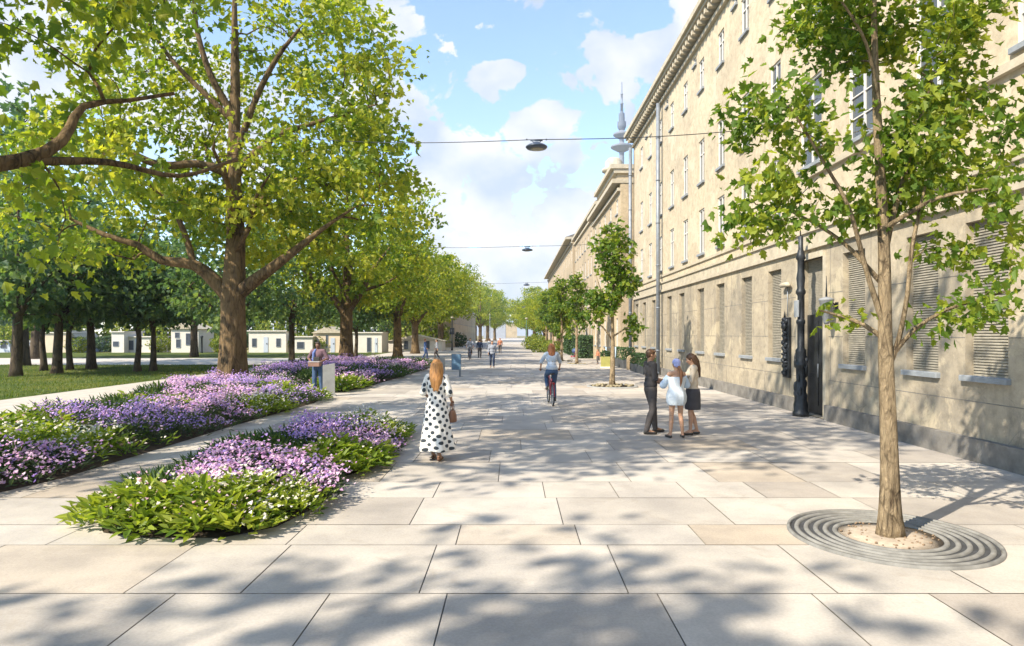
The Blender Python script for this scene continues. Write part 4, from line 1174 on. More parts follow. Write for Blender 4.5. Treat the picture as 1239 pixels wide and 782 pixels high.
def leg_solid(mb, J, q, k=0, f=False, to=1.0, k2=None):
    s = .93 if f else 1; k2 = k if k2 is None else k2
    cap(mb, J['hip_'+q], J['kne_'+q], .088*s+k, .054*s+k2)
    if to > 0:
        m = J['kne_'+q].lerp(J['ank_'+q], .33)+V3(0,-.012,0)
        cap(mb, J['kne_'+q], m, .052*s+k2, .054*s+k2)
        e = m.lerp(J['ank_'+q], to); cap(mb, m, e, .054*s+k2, (.054+(.034-.054)*to)*s+k2)
def torso_solid(mb, J, k=0, f=False, z0=None):
    ch = J['chest']; wa = J['waist']; pe = J['pelvis']
    mb.ball(pe, ((.165 if f else .16)+k, .115+k, .125+k), 18)
    mb.ball(wa, ((.118 if f else .142)+k, .092+k, .15), 18)
    mb.ball(ch, ((.145 if f else .17)+k, .108+k, .17), 18)
    cap(mb, J['sho_l'].lerp(J['sho_r'], .12), J['sho_l'].lerp(J['sho_r'], .88), .058+k, .058+k)
    if f:
        for s in (-1, 1): mb.ball(ch+V3(s*.065,.085,-.02), .062+k*.6, 12)
def hand_solid(mb, w, d, n, side, curl=.35, s=1.0):
    """palm, four unequal fingers, thumb from the side of the palm. d along the hand, n = back of the hand"""
    d = d.normalized(); n = (n-d*n.dot(d)).normalized(); x = d.cross(n)*side    # x points to the thumb side
    pc = w+d*.05*s
    for t in (-.026, -.009, .009, .026): cap(mb, w+d*.012*s+x*t*.7*s, w+d*.088*s+x*t*s, .0125*s, .011*s, 8)
    for t, L in ((.027,.066), (.009,.076), (-.009,.071), (-.027,.055)):
        a = w+d*.09*s+x*t*s
        d1 = (d*math.cos(curl)-n*math.sin(curl)); d2 = (d*math.cos(curl*2.2)-n*math.sin(curl*2.2))
        b = a+d1*L*.52*s; c = b+d2*L*.48*s
        cap(mb, a, b, .0092*s, .0086*s, 8); cap(mb, b, c, .0086*s, .0072*s, 8)
    a = w+d*.03*s+x*.028*s; b = a+(d*.6+x*.75-n*.25).normalized()*.036*s; c = b+(d*.9+x*.25-n*.3).normalized()*.03*s
    cap(mb, a, b, .0115*s, .0098*s, 8); cap(mb, b, c, .0098*s, .008*s, 8)
def head_frame(J, yaw=0, pitch=0):
    return Matrix.Rotation(yaw, 3, 'Z') @ Matrix.Rotation(pitch, 3, 'X')
def head_solid(mb, J, M, f=False, s=1.0):
    h = J['head']
    def P(x, y, z): return h + M @ (V3(x, y, z)*s)
    mb.ball(P(0,-.012,.022), (.074*s,.094*s,.092*s), 20, rot=M)
    mb.ball(P(0,.022,-.038), (.056*s,.066*s,.07*s), 18, rot=M)
    mb.ball(P(0,.052,-.088), (.026*s,.026*s,.022*s), 12, rot=M)         # chin
    cap(mb, P(0,.082,.012), P(0,.104,-.026), .008*s, .0125*s, 8)         # nose
    for q in (-1, 1):
        mb.ball(P(q*.0765,-.008,-.012), (.009*s,.020*s,.031*s), 10, rot=M)   # ears
        mb.ball(P(q*.034,.062,-.018), (.026*s,.022*s,.026*s), 10, rot=M)    # cheeks
        cap(mb, P(q*.012,.081,.026), P(q*.045,.070,.026), .0085*s, .007*s, 8)  # brow
    cap(mb, P(-.016,.078,-.056), P(.016,.078,-.056), .0085*s, .0085*s, 8)   # mouth
    cap(mb, J['neck']+V3(0,0,-.06), h+M @ V3(0,-.018,-.05), .05 if f else .058, .047 if f else .054)
def face_parts(body, J, M, s=1.0):
    h = J['head']
    def P(x, y, z): return h + M @ (V3(x, y, z)*s)
    e = MB(); i = MB(); l = MB()
    for q in (-1, 1):
        e.ball(P(q*.031,.073,.006), (.0125*s,.009*s,.0085*s), 10, rot=M); i.ball(P(q*.031,.0805,.006), (.006*s,.0035*s,.006*s), 8, rot=M)
    cap(l, P(-.017,.0865,-.056), P(.017,.0865,-.056), .0045*s, .0045*s, 8)
    eo = e.build('eyes', M_eyew, body); i.build('iris', M_iris, eo); l.build('mouth', M_lip, body)
def shoes(parent, J, m, vox=.012, heel=0, low=False):
    for q in 'lr':
        b = MB(); a = J['ank_'+q]; t = J['toe_'+q]
        heelp = V3(a.x, a.y-.035, t.z+.008)
        cap(b, heelp, t+(t-heelp).normalized()*.02, .034, .033)
        if not low: cap(b, a+V3(0,0,.02), heelp, .041, .034)
        b.ball(t, (.043,.06,.03), 12)
        remeshed('shoe', b, [m], vox, parent, 3)
def finish_person(t, J, S, f, skin, M, vox, hands=True, arms=1, hd=None, hs=1.0):
    """the body: one continuous surface"""
    b = MB(); torso_solid(b, J, 0, f)
    cap(b, J['neck']+V3(0,0,-.05), J['sho_l']+V3(.03,0,0), .045, .045); cap(b, J['neck']+V3(0,0,-.05), J['sho_r']-V3(.03,0,0), .045, .045)
    for q, sd in (('l', -1), ('r', 1)):
        arm_solid(b, J, q, 0, f); leg_solid(b, J, q, 0, f)
        cap(b, J['ank_'+q], J['toe_'+q]+V3(0,0,.008), .034, .024); cap(b, J['ank_'+q]+V3(0,-.03,-.04), J['toe_'+q]+V3(0,0,.004), .026, .024)
        if hands:
            d, n, c = (hd or {}).get(q, (J['wri_'+q]-J['elb_'+q], V3(sd, .1, 0), .4))
            hand_solid(b, J['wri_'+q], Vector(d), Vector(n), sd, c, .95 if f else 1.05)
    head_solid(b, J, M, f, hs)
    o = remeshed('body', b, [skin], vox, t, 2)
    face_parts(o, J, M, hs)
    return o
def person(label, loc, rz, H=1.75, group=None):
    t = thing('person', label, 'person', loc, rz, group); t.scale = (H/1.75,)*3
    return t
def short_hair(t, J, M, m, vox=.011, s=1.0):
    h = J['head']; b = MB()
    def P(x, y, z): return h + M @ (V3(x, y, z)*s)
    b.ball(P(0,-.022,.034), (.083*s,.095*s,.09*s), 18, rot=M)
    b.ball(P(0,-.05,-.01), (.07*s,.06*s,.07*s), 16, rot=M)
    cap(b, P(-.05,.058,.075), P(.05,.058,.078), .026*s, .026*s)
    for q in (-1,1): cap(b, P(q*.07,.0,.05), P(q*.072,.012,-.01), .016*s, .01*s)
    return remeshed('hair', b, [m], vox, t, 3)
def long_hair(t, J, M, m, fall=.32, vox=.012, wide=.085, seed=1):
    h = J['head']; b = MB(); g = random.Random(seed)
    def P(x, y, z): return h + M @ V3(x, y, z)
    b.ball(P(0,-.02,.03), (.086,.1,.094), 18, rot=M)
    for k in range(11):
        a = PI + (k/10)*PI
        x = math.cos(a)*wide; y = -.03+math.sin(a)*.085
        p0 = P(x*.9, y, .03); p1 = P(x*1.06, y-.015, -.09); p2 = h+V3((p1-h).x*.95+g.uniform(-.01,.01), min((p1-h).y, -.07)-.045, -.12-fall*(.55+.4*abs(math.sin(a)))+g.uniform(-.03,.02))
        cap(b, p0, p1, .03, .033, 8); cap(b, p1, p1.lerp(p2, .5)+V3(0,-.012,0), .033, .029, 8); cap(b, p1.lerp(p2, .5)+V3(0,-.012,0), p2, .029, .014, 8)
    return remeshed('hair', b, [m], vox, t, 2)
def loft(rings, n=40, closed=False):
    """rings: (centre, rx, ry, ripple amp, ripple count, phase)"""
    V=[];F=[]
    for c, rx, ry, am, ct, ph in rings:
        for k in range(n):
            a = 2*PI*k/n; r = 1+am*math.sin(ct*a+ph)+am*.5*math.sin((ct*2+1)*a+ph*1.7)
            V.append((c[0]+rx*r*math.cos(a), c[1]+ry*r*math.sin(a), c[2]))
    for i in range(len(rings)-1):
        for k in range(n): F.append((i*n+k, i*n+(k+1)%n, (i+1)*n+(k+1)%n, (i+1)*n+k))
    return V, F
def loft_obj(name, rings, m, parent, n=40, thick=.006, uv=False):
    V, F = loft(rings, n); b = MB(); b.add(V, F, 0, True); o = b.build(name, m, parent)
    if uv:
        me = o.data; ul = me.uv_layers.new(name='u'); 
        for p in me.polygons:
            ks = [me.loops[l].vertex_index for l in p.loop_indices]
            for l in p.loop_indices:
                vi = me.loops[l].vertex_index; k = vi % n
                if k == 0 and max(q % n for q in ks) > n/2: k = n
                ul.data[l].uv = (k/n*uv, me.vertices[vi].co.z)
    md = o.modifiers.new('s', 'SOLIDIFY'); md.thickness = thick; md.offset = -1
    return o
def shirt(t, J, m, k=.016, f=False, sleeve=1.0, vox=.014, name='shirt', hem=.93, arms='lr'):
    b = MB()
    b.ball(J['waist'], ((.125 if f else .147)+k, .098+k, .16), 18); b.ball(J['chest'], ((.148 if f else .175)+k, .112+k, .172), 18)
    b.ball(V3(J['pelvis'].x, J['pelvis'].y, hem+.11), ((.162 if f else .158)+k, .118+k, .12), 18)
    cap(b, J['sho_l'].lerp(J['sho_r'], .1), J['sho_l'].lerp(J['sho_r'], .9), .06+k, .06+k)
    cap(b, J['neck']+V3(0,0,-.03), J['sho_l']+V3(.04,0,.005), .052+k*.4, .05+k*.5); cap(b, J['neck']+V3(0,0,-.03), J['sho_r']-V3(.04,0,-.005), .052+k*.4, .05+k*.5)
    if f:
        for s in (-1, 1): b.ball(J['chest']+V3(s*.065,.085,-.02), .062+k*.6, 12)
    for q in arms:
        if sleeve > 1: arm_solid(b, J, q, k*.8, f, sleeve-1)
        else: cap(b, J['sho_'+q], J['sho_'+q].lerp(J['elb_'+q], max(sleeve,.05)), (.045 if f else .052)+k, (.038 if f else .044)+k)
    return remeshed(name, b, [m], vox, t, 3)
def trousers(t, J, m, k=.014, f=False, to=.97, vox=.014, name='trousers', k2=None):
    b = MB(); b.ball(J['pelvis'], ((.165 if f else .16)+k, .118+k, .12), 18)
    cap(b, J['hip_l'], J['hip_r'], .09+k*.5, .09+k*.5)
    for q in 'lr': leg_solid(b, J, q, k, f, to, k2)
    return remeshed(name, b, [m], vox, t, 3)

brown_hair = hair_mat('brown_hair', (.085,.042,.02)); dark_hair = hair_mat('dark_hair', (.03,.02,.014)); gold_hair = hair_mat('golden_brown_hair', (.40,.19,.06)); red_hair = hair_mat('auburn_hair', (.33,.12,.04))
VN = .0085
# --- woman in the dotted dress, walking away
def dotted():
    t = NT('dotted_cloth')
    uvn = t.new('ShaderNodeUVMap'); uvn.uv_map = 'u'
    v = t.new('ShaderNodeTexVoronoi', voronoi_dimensions='2D'); v.inputs['Scale'].default_value = 10.2; v.inputs['Randomness'].default_value = .25
    t.link(t.mapping(uvn.outputs[0], (1,1,1), (0,0,.6)), v.inputs['Vector'])
    d = t.ramp(v.outputs['Distance'], [(.29, (1,1,1)), (.32, (0,0,0))])
    t.bump(t.noise(t.coord(), 9, 3), .25, .02)
    return t.base(t.mix(d, (.72,.70,.66), (.045,.055,.065)), .8, .15)
M_dot = dotted()
def dotted_solid():
    t = NT('dotted_sleeve_cloth')
    v = t.new('ShaderNodeTexVoronoi'); v.inputs['Scale'].default_value = 8.5; v.inputs['Randomness'].default_value = .3
    t.link(t.coord(), v.inputs['Vector'])
    return t.base(t.mix(t.ramp(v.outputs['Distance'], [(.34, (1,1,1)), (.37, (0,0,0))]), (.72,.70,.66), (.045,.055,.065)), .8, .15)
M_dot3 = dotted_solid()
def woman_dotted():
    t = person('woman with long golden hair in a white dress with dark dots, walking away', (-1.30, 11.1, 0), R(-4), 1.70)
    J = default_joints(True); M = head_frame(J, R(8), 0)
    J['kne_l'] = V3(-.09,.08,.49); J['ank_l'] = V3(-.07,.06,.085); J['toe_l'] = V3(-.08,.21,.03)
    J['kne_r'] = V3(.085,.05,.49); J['ank_r'] = V3(.07,-.16,.13); J['toe_r'] = V3(.085,-.02,.035)
    J['elb_l'] = V3(-.235,-.02,1.16); J['wri_l'] = V3(-.20,.19,1.08)
    J['elb_r'] = V3(.235,-.05,1.16); J['wri_r'] = V3(.245,.10,1.0)
    finish_person(t, J, 1, True, SK[1], M, VN, hd={'r': (V3(.05,.6,-.5), V3(.8,0,.5), 1.1), 'l': (V3(.4,.7,-.1), V3(-.3,.2,1), .5)})
    long_hair(t, J, M, gold_hair, .30, .011)
    z = [(1.49,.075,.06,0),(1.45,.15,.085,0),(1.41,.185,.105,0),(1.34,.175,.128,0),(1.26,.165,.142,0),(1.16,.148,.118,.008),(1.09,.142,.112,.01),(1.0,.168,.135,.015),(.9,.188,.152,.02),(.75,.205,.17,.035),(.6,.225,.19,.055),(.46,.245,.21,.08),(.36,.262,.228,.1),(.26,.278,.24,.12),(.19,.285,.245,.13),(.175,.282,.242,.13)]
    o = loft_obj('dress', [((0, 0 if q > .8 else -.03, q), a, b_, am, 5, .6+q*2) for q, a, b_, am in z], M_dot, t, 64, .008, uv=1.15)
    for q, s in (('l',-1),('r',1)):
        b = MB(); e = J['elb_'+q].lerp(J['wri_'+q], .15); cap(b, J['sho_'+q]+V3(-s*.02,0,0), J['elb_'+q], .064, .058); cap(b, J['elb_'+q], e, .058, .055)
        remeshed('sleeve', b, [M_dot3], .012, o, 3)
    shoes(t, J, simple('tan_sandal', (.16,.08,.045), .5, .2, 6), .011, low=True)
    return t
woman_dotted()
def handbag(lab, loc, rz, c, w=.27, h=.2, d=.13, strap=.2, name='handbag'):
    t = thing(name, lab, 'handbag', loc, rz); m = simple('bag_leather', c, .5, .2, 9, spec=.4, bump=.15)
    b = MB(); V, F = loft([((0,0,-h), w*.40, d*.42, 0, 2, 0),((0,0,-h+.02), w*.5, d*.5, 0, 2, 0),((0,0,-h*.5), w*.49, d*.47, .03, 3, 1),((0,0,-h*.12), w*.42, d*.3, .02, 3, 1),((0,0,0), w*.36, d*.12, 0, 2, 0)], 28)
    b.add(V, F+[tuple(range(27,-1,-1)), tuple(range(112,140))], 0, True); b.build('bag_body', m, t)
    for s in (-1, 1):
        k = MB(); pts = [(-w*.25, s*d*.14, -.03)]+[(-w*.25*math.cos(PI*q/8), s*d*.1, strap*math.sin(PI*q/8)) for q in range(9)]+[(w*.25, s*d*.14, -.03)]
        k.tube(pts, .007, 8); k.build('handle', m, t)
    k = MB(); k.tube([(-w*.3,0,.002),(w*.3,0,.002)], .006, 6); k.build('zip', M_pipe, t)
    return t
handbag('brown leather handbag hanging from the dotted woman\'s right forearm', (-1.30+.255, 11.1+.10, .83), R(85), (.20,.10,.06), .27, .21, .15, .15)

# --- the group of three
M_suit = cloth('charcoal_cloth', (.060,.055,.055)); M_trou = cloth('grey_trouser_cloth', (.085,.075,.072)); M_denim = cloth('blue_denim', (.06,.10,.18))
M_cream = cloth('cream_knit', (.60,.51,.40)); M_skirt = cloth('dark_grey_skirt_cloth', (.075,.072,.08)); M_ice = cloth('ice_blue_cloth', (.46,.56,.68)); M_ice2 = cloth('pale_blue_cloth', (.58,.64,.70)); M_lav = cloth('lavender_cap_cloth', (.34,.38,.66))
def man_dark():
    t = person('man in a charcoal shirt and grey trousers, reaching out to the girl', (2.90, 14.05, 0), R(-78), 1.80, None)
    J = default_joints(False); M = head_frame(J, R(-4), R(-6))
    J['elb_r'] = V3(.24,-.02,1.14); J['wri_r'] = V3(.16,.24,1.10)
    J['elb_l'] = V3(-.22,.04,1.13); J['wri_l'] = V3(-.10,.27,1.02)
    J['ank_l'] = V3(-.13,.16,.085); J['toe_l'] = V3(-.16,.33,.03); J['kne_l'] = V3(-.12,.12,.49); J['ank_r'] = V3(.12,-.14,.085); J['toe_r'] = V3(.16,.02,.03); J['kne_r'] = V3(.11,.0,.49)
    finish_person(t, J, 1, False, SK[1], M, VN, hd={'r': (V3(-.15,.9,-.05), V3(.2,.1,.9), .5), 'l': (V3(.3,.8,.0), V3(-.3,.1,.9), .5)})
    short_hair(t, J, M, brown_hair)
    shirt(t, J, M_suit, .016, False, 1.15, .013, hem=.90)
    trousers(t, J, M_trou, .012, False, .98, .013, k2=.02)
    b = MB(); b.tube([V3(.10,-.12,1.47),V3(.12,.07,1.40),V3(.02,.155,1.15),V3(-.12,.12,.95)], .012, 8); b.build('shoulder_strap', M_shoe, t)
    shoes(t, J, M_shoe)
man_dark()
def girl_blue():
    t = person('girl with a lavender cap and long ponytail in a pale blue off shoulder top', (3.30, 13.45, 0), R(6), 1.60, None)
    J = default_joints(True); M = head_frame(J, R(0), R(-8))
    J['elb_l'] = V3(-.27,.08,1.17); J['wri_l'] = V3(-.20,.30,1.14); J['elb_r'] = V3(.27,.08,1.17); J['wri_r'] = V3(.19,.30,1.15)
    for s, q in ((1,'r'),(-1,'l')):
        J['hip_'+q] = V3(s*.09,0,.9); J['kne_'+q] = V3(s*.105,.02,.49); J['ank_'+q] = V3(s*.14,-.01,.1); J['toe_'+q] = V3(s*.175,.13,.03)
    finish_person(t, J, 1, True, SK[0], M, VN)
    b = MB(); h = J['head']
    b.ball(h+V3(0,-.02,.035), (.087,.101,.095), 18)
    remeshed('hair', b, [brown_hair], .011, t, 3)
    b = MB(); b.ball(h+V3(0,-.02,.055), (.093,.107,.088), 18); b.ball(h+V3(0,.085,.05), (.06,.05,.014), 12); b.ball(h+V3(0,-.06,.0), (.08,.07,.06), 14); remeshed('cap', b, [M_lav], .010, t, 3)
    b = MB(); cap(b, h+V3(.02,-.12,-.04), h+V3(.06,-.155,-.17), .026, .042); cap(b, h+V3(.06,-.155,-.17), h+V3(.055,-.16,-.36), .042, .030); cap(b, h+V3(.055,-.16,-.36), h+V3(.045,-.155,-.47), .030, .012)
    remeshed('ponytail', b, [hair_mat('chestnut_hair', (.22,.10,.045))], .010, t, 3)
    z = [(1.36,.205,.125,.01),(1.33,.215,.135,.02),(1.27,.19,.145,.03),(1.18,.165,.135,.03),(1.1,.165,.135,.03),(1.02,.195,.165,.03),(.92,.215,.185,.035),(.82,.21,.18,.04),(.75,.185,.16,.04),(.735,.18,.155,.04)]
    o = loft_obj('tunic', [((0,0,q), a, b_, am, 7, q*3) for q, a, b_, am in z], M_ice2, t, 56, .008)
    for q, s in (('l',-1),('r',1)):
        b = MB(); a = J['sho_'+q].lerp(J['elb_'+q], .28); e = J['elb_'+q].lerp(J['wri_'+q], .45)
        cap(b, a, J['elb_'+q], .058, .085); cap(b, J['elb_'+q], e, .085, .05); remeshed('sleeve', b, [M_ice], .012, o, 3)
    shoes(t, J, M_shoe, .011, low=True)
girl_blue()
def woman_cream():
    t = person('woman with long brown hair in a cream top and dark knee skirt, looking down', (3.74, 13.85, 0), R(82), 1.72, None)
    J = default_joints(True); J['head'] = V3(0,.045,1.615); M = head_frame(J, R(6), R(-22))
    J['elb_l'] = V3(-.21,.06,1.14); J['wri_l'] = V3(-.12,.27,1.20); J['elb_r'] = V3(.21,.02,1.14); J['wri_r'] = V3(.17,.20,.98)
    J['kne_l'] = V3(-.09,.06,.49); J['ank_l'] = V3(-.09,.06,.1); J['toe_l'] = V3(-.1,.2,.03); J['ank_r'] = V3(.09,-.10,.1); J['toe_r'] = V3(.11,.04,.03)
    finish_person(t, J, 1, True, SK[0], M, VN, hd={'r': (V3(0,.5,-.8), V3(.9,.2,0), 1.0), 'l': (V3(.3,.8,.1), V3(-.3,.1,.9), .5)})
    long_hair(t, J, M, brown_hair, .26, .011, seed=4)
    shirt(t, J, M_cream, .02, True, 1.82, .013, name='knit_top', hem=.84)
    loft_obj('skirt', [((0,0,q), a, b_, .01, 3, q) for q, a, b_ in ((.99,.17,.13),(.9,.185,.15),(.8,.19,.155),(.68,.187,.155),(.56,.18,.155),(.55,.175,.15))], M_skirt, t, 48, .008)
    shoes(t, J, M_shoe, .011, low=True)
woman_cream()
handbag('dark handbag held low by the woman in the cream top', (3.52, 14.03, .90), R(82), (.035,.035,.042), .25, .21, .12, .10)
# the sheet of paper they are looking at
b = MB(); V=[]; F=[]
for i in range(9):
    for j in range(7):
        u = i/8-.5; v = j/6-.5; V.append((u*.34, v*.24, .018*math.cos(u*9)+.03*v*v))
for i in range(8):
    for j in range(6): F.append((i*7+j,(i+1)*7+j,(i+1)*7+j+1,i*7+j+1))
b.add(V, F, 0, True)
mp_ = b.build('paper_sheet', [simple('paper', (.66,.65,.60), .7, .06, 8)], None, (3.33,13.80,1.085)); mp_.rotation_euler = (R(28),0,.1)
md = mp_.modifiers.new('s','SOLIDIFY'); md.thickness = .0015
tag(mp_, 'open sheet of paper held between the three standing people', 'paper')

# --- man by the stone slab, facing us
def man_slab():
    t = person('man in jeans, pink shirt and blue scarf standing by the grey stone slab', (-7.0, 23.6, 0), R(174), 1.86)
    J = default_joints(False); M = head_frame(J, 0, R(-6))
    for s, q in ((1,'r'),(-1,'l')): J['elb_'+q] = V3(s*.33,-.03,1.18); J['wri_'+q] = V3(s*.17,.19,1.07)
    for s, q in ((1,'r'),(-1,'l')): J['kne_'+q] = V3(s*.115,.02,.49); J['ank_'+q] = V3(s*.13,-.02,.085); J['toe_'+q] = V3(s*.17,.13,.03)
    finish_person(t, J, 1, False, SK[2], M, .010, hd={'r': (V3(-.9,.5,-.1), V3(.1,.9,.3), .5), 'l': (V3(.9,.5,-.1), V3(-.1,.9,.3), .5)})
    short_hair(t, J, M, dark_hair)
    shirt(t, J, cloth('dusty_pink_cloth', (.17,.105,.125)), .016, False, 1.0, .014)
    trousers(t, J, M_denim, .014, False, .98, .014, k2=.022)
    b = MB(); cap(b, V3(.06,.05,1.47), V3(.095,.128,1.36), .035, .05); cap(b, V3(.095,.128,1.36), V3(.10,.13,1.12), .05, .045); b.ball(V3(.04,-.05,1.47),(.09,.06,.035),12)
    remeshed('scarf', b, [cloth('blue_scarf_cloth', (.13,.18,.40))], .012, t, 3)
    b = MB(); b.bbox(-.14,.09,.125,.20,1.10,1.23,.02); b.build('waist_pouch', M_shoe, t)
    shoes(t, J, M_shoe)
man_slab()
b = MB(); b.bbox(-.21,.21,-.10,.10,0,.15,.012); bx_ = thing('carton', 'flat brown box held at the waist by the man in the pink shirt', 'box', (-7.03, 23.32, .98), R(-6))
b.build('box_body', simple('brown_card', (.22,.13,.10), .8, .2, 5), bx_); b = MB(); b.bbox(-.215,.215,-.105,.105,.151,.175,.01); b.build('lid', simple('grey_card', (.33,.32,.33), .8, .1, 5), bx_)

# --- distant walkers
def walker(label, loc, rz, H, top, bottom, hair, skin=0, stride=.17, skirt=False, female=False, group='people far down the street', coat=None):
    t = person(label, loc, rz, H, group)
    J = default_joints(female); M = head_frame(J)
    s = stride
    J['kne_l'] = V3(-.1,.10+s*.4,.49); J['ank_l'] = V3(-.1,s,.085); J['toe_l'] = V3(-.12,s+.16,.045); J['kne_r'] = V3(.1,.03,.49); J['ank_r'] = V3(.1,-s-.03,.13); J['toe_r'] = V3(.12,-s+.10,.03)
    J['wri_l'] = V3(-.25,-.08,.9); J['elb_l'] = V3(-.24,-.07,1.15); J['wri_r'] = V3(.25,.17,.95); J['elb_r'] = V3(.245,-.0,1.15)
    finish_person(t, J, 1, female, SK[skin], M, .014)
    (long_hair if female else short_hair)(t, J, M, hair, vox=.014)
    shirt(t, J, top, .018, female, 1.8, .017, hem=.82 if coat else .93)
    trousers(t, J, bottom, .014, female, .97, .017, k2=.02)
    shoes(t, J, M_shoe, .014)
    return t
M_greyt = cloth('grey_top_cloth', (.26,.28,.33)); M_navy = cloth('navy_cloth', (.035,.05,.09)); M_blue = cloth('mid_blue_cloth', (.10,.16,.34)); M_rust = cloth('rust_cloth', (.40,.17,.10)); M_whitec = cloth('white_cloth', (.60,.60,.60))
walker('man in a grey jacket and dark blue trousers walking towards us down the street', (-1.39,42,0), R(182), 1.72, M_greyt, M_navy, brown_hair, coat=True)
walker('far pedestrian in a white top, left of the man in dark blue trousers', (-2.45,66,0), R(170), 1.70, M_whitec, M_navy, red_hair, female=True)
walker('far pedestrian in a rust top, right of the man in dark blue trousers', (-1.55,73,0), R(2), 1.72, M_rust, M_trou, red_hair)
walker('pedestrian in dark clothes walking beside the distant cyclist', (-3.05,58.6,0), R(0), 1.68, M_navy, M_suit, dark_hair)
walker('pedestrian with reddish hair in a blue coat behind the dotted woman\'s head', (-7.6,56.5,0), R(-90), 1.74, M_blue, M_blue, red_hair, coat=True)
walker('pedestrian in grey right of the blue coated one, by the lawn edge', (-6.6,56.5,0), R(90), 1.70, M_greyt, M_trou, brown_hair)
walker('small child in an orange top by the yellow planter', (5.9,46.6,0), R(120), 1.05, M_rust, M_trou, gold_hair, group=None, stride=.05)

# --- bicycles
M_red = simple('dark_red_enamel', (.30,.03,.05), .35, .15, 4, spec=.5); M_tyre = simple('tyre_rubber', (.025,.025,.027), .8, .2, 8); M_blu = simple('dark_blue_enamel', (.05,.08,.18), .35, .15, 4)
def bicycle(lab, loc, rz, frame, steer=0, group=None):
    """front points to +y"""
    t = thing('bicycle', lab, 'bicycle', loc, rz, group); r = .34
    for y in (-.52, .53):
        w = MB(); w.torus(r-.018, .019, (0,y,r), 'x', 40, 8); wo = w.build('wheel', M_tyre, t)
        w = MB(); w.torus(r-.045, .010, (0,y,r), 'x', 40, 6); w.build('rim', M_pipe, wo)
        w = MB(); w.tube([(-.035,y,r),(.035,y,r)], .02, 10)
        for k in range(18):
            a = 2*PI*k/18; w.tube([(.02*(-1)**k, y, r), (0, y+(r-.045)*math.cos(a), r+(r-.045)*math.sin(a))], .0022, 4)
        w.build('spoke', M_pipe, wo)
        w = MB(); pts = [(0, y+(r+.022)*math.cos(a), r+(r+.022)*math.sin(a)) for a in ([R(20+q*15) for q in range(12)] if y < 0 else [R(0+q*12) for q in range(11)])]; w.tube(pts, .014, 6); w.build('mudguard', frame, t)
    f = MB(); bb = (0,-.06,.29); st = (0,-.24,.80); hd = (0,.37,.86); hb = (0,.40,.70)
    f.tube([bb, st], .017, 10); f.tube([bb, hb], .018, 10); f.tube([(0,-.2,.66),(0,.385,.78)], .016, 10); f.tube([hd, hb], .02, 10)
    for s in (-1, 1):
        f.tube([(s*.02,-.06,.29),(s*.06,-.52,r)], .010, 8); f.tube([(s*.02,-.21,.70),(s*.06,-.52,r)], .009, 8)
        f.tube([(s*.03,.41,.66),(s*.05,.45,.5),(s*.05,.53,r)], .011, 8)
    f.build('bike_frame', frame, t)
    h = MB(); h.tube([hd,(0,.36,.98)], .014, 8); h.tube([(-.29,.16,1.03),(-.24,.26,1.04),(-.1,.37,1.0),(.1,.37,1.0),(.24,.26,1.04),(.29,.16,1.03)], .012, 8); ho = h.build('handlebar', M_pipe, t)
    g = MB()
    for s in (-1,1): g.tube([(s*.295,.15,1.03),(s*.26,.23,1.037)], .017, 8)
    g.build('grip', M_tyre, ho)
    s_ = MB(); s_.tube([st,(0,-.26,.90)], .013, 8); s_.ball((0,-.30,.935),(.085,.10,.035),14); s_.ball((0,-.19,.935),(.04,.11,.028),12); s_.build('saddle', M_shoe, t)
    c = MB(); c.torus(.09,.006,(.045,-.06,.29),'x',28,6); c.tube([(.03,-.06,.29),(.06,-.06,.29)],.02,8); c.tube([(.065,-.06,.29),(.07,-.06,.12)],.009,6); c.tube([(-.065,-.06,.29),(-.07,-.06,.46)],.009,6); c.build('crank', M_pipe, t)
    for s, z in ((1,.12),(-1,.46)):
        p = MB(); p.box(min(s*.075,s*.16), max(s*.075,s*.16), -.10, -.02, z-.012, z+.012); p.build('pedal', M_tyre, t)
    k = MB()
    for x in (-.05,.05): k.tube([(x,-.32,.72),(x,-.70,.72)], .006, 6); k.tube([(x,-.60,.72),(x,-.53,.36)], .005, 6)
    for y in (-.40,-.52,-.64): k.tube([(-.05,y,.72),(.05,y,.72)], .006, 6)
    ko = k.build('rear_rack', M_tyre, t)
    l = MB(); l.box(-.035,.035,-.74,-.705,.66,.70); l.build('rear_light', simple('red_reflector', (.4,.02,.02), .3, .1), t)
    return t
def rider(lab, loc, rz, H, top, bottom, hair, female=True, group=None, vox=.010, extra=True):
    t = person(lab, loc, rz, H, group); J = default_joints(female); M = head_frame(J)
    dz = V3(0,-.27,.10)
    for k in ('pelvis','waist','chest','neck','head','sho_l','sho_r','hip_l','hip_r'): J[k] = J[k]+dz
    for k, q in (('chest',.05),('neck',.09),('head',.11),('sho_l',.08),('sho_r',.08),('waist',.02)): J[k] = J[k]+V3(0,q,-.01)
    for s, q, kz, az in ((1,'r',.60,.20),(-1,'l',.86,.535)):
        J['kne_'+q] = V3(s*.115, .14 if q == 'r' else .13, kz); J['ank_'+q] = V3(s*.115,-.10,az); J['toe_'+q] = V3(s*.12,.05,az-.055)
        J['elb_'+q] = V3(s*.29,-.02,1.27); J['wri_'+q] = V3(s*.285,.13,1.075)
    finish_person(t, J, 1, female, SK[0], M, vox, hd={'l': (V3(0,.9,-.25), V3(-.2,.3,.9), .9), 'r': (V3(0,.9,-.25), V3(.2,.3,.9), .9)})
    (long_hair if female else short_hair)(t, J, M, hair, vox=.012)
    shirt(t, J, top, .02, female, .95, .014, hem=1.0)
    trousers(t, J, bottom, .014, female, .97, .014, k2=.018)
    shoes(t, J, M_shoe, .012)
    return t
bicycle('dark red bicycle ridden away by the auburn haired cyclist', (1.10,19.9,0), R(4), M_red)
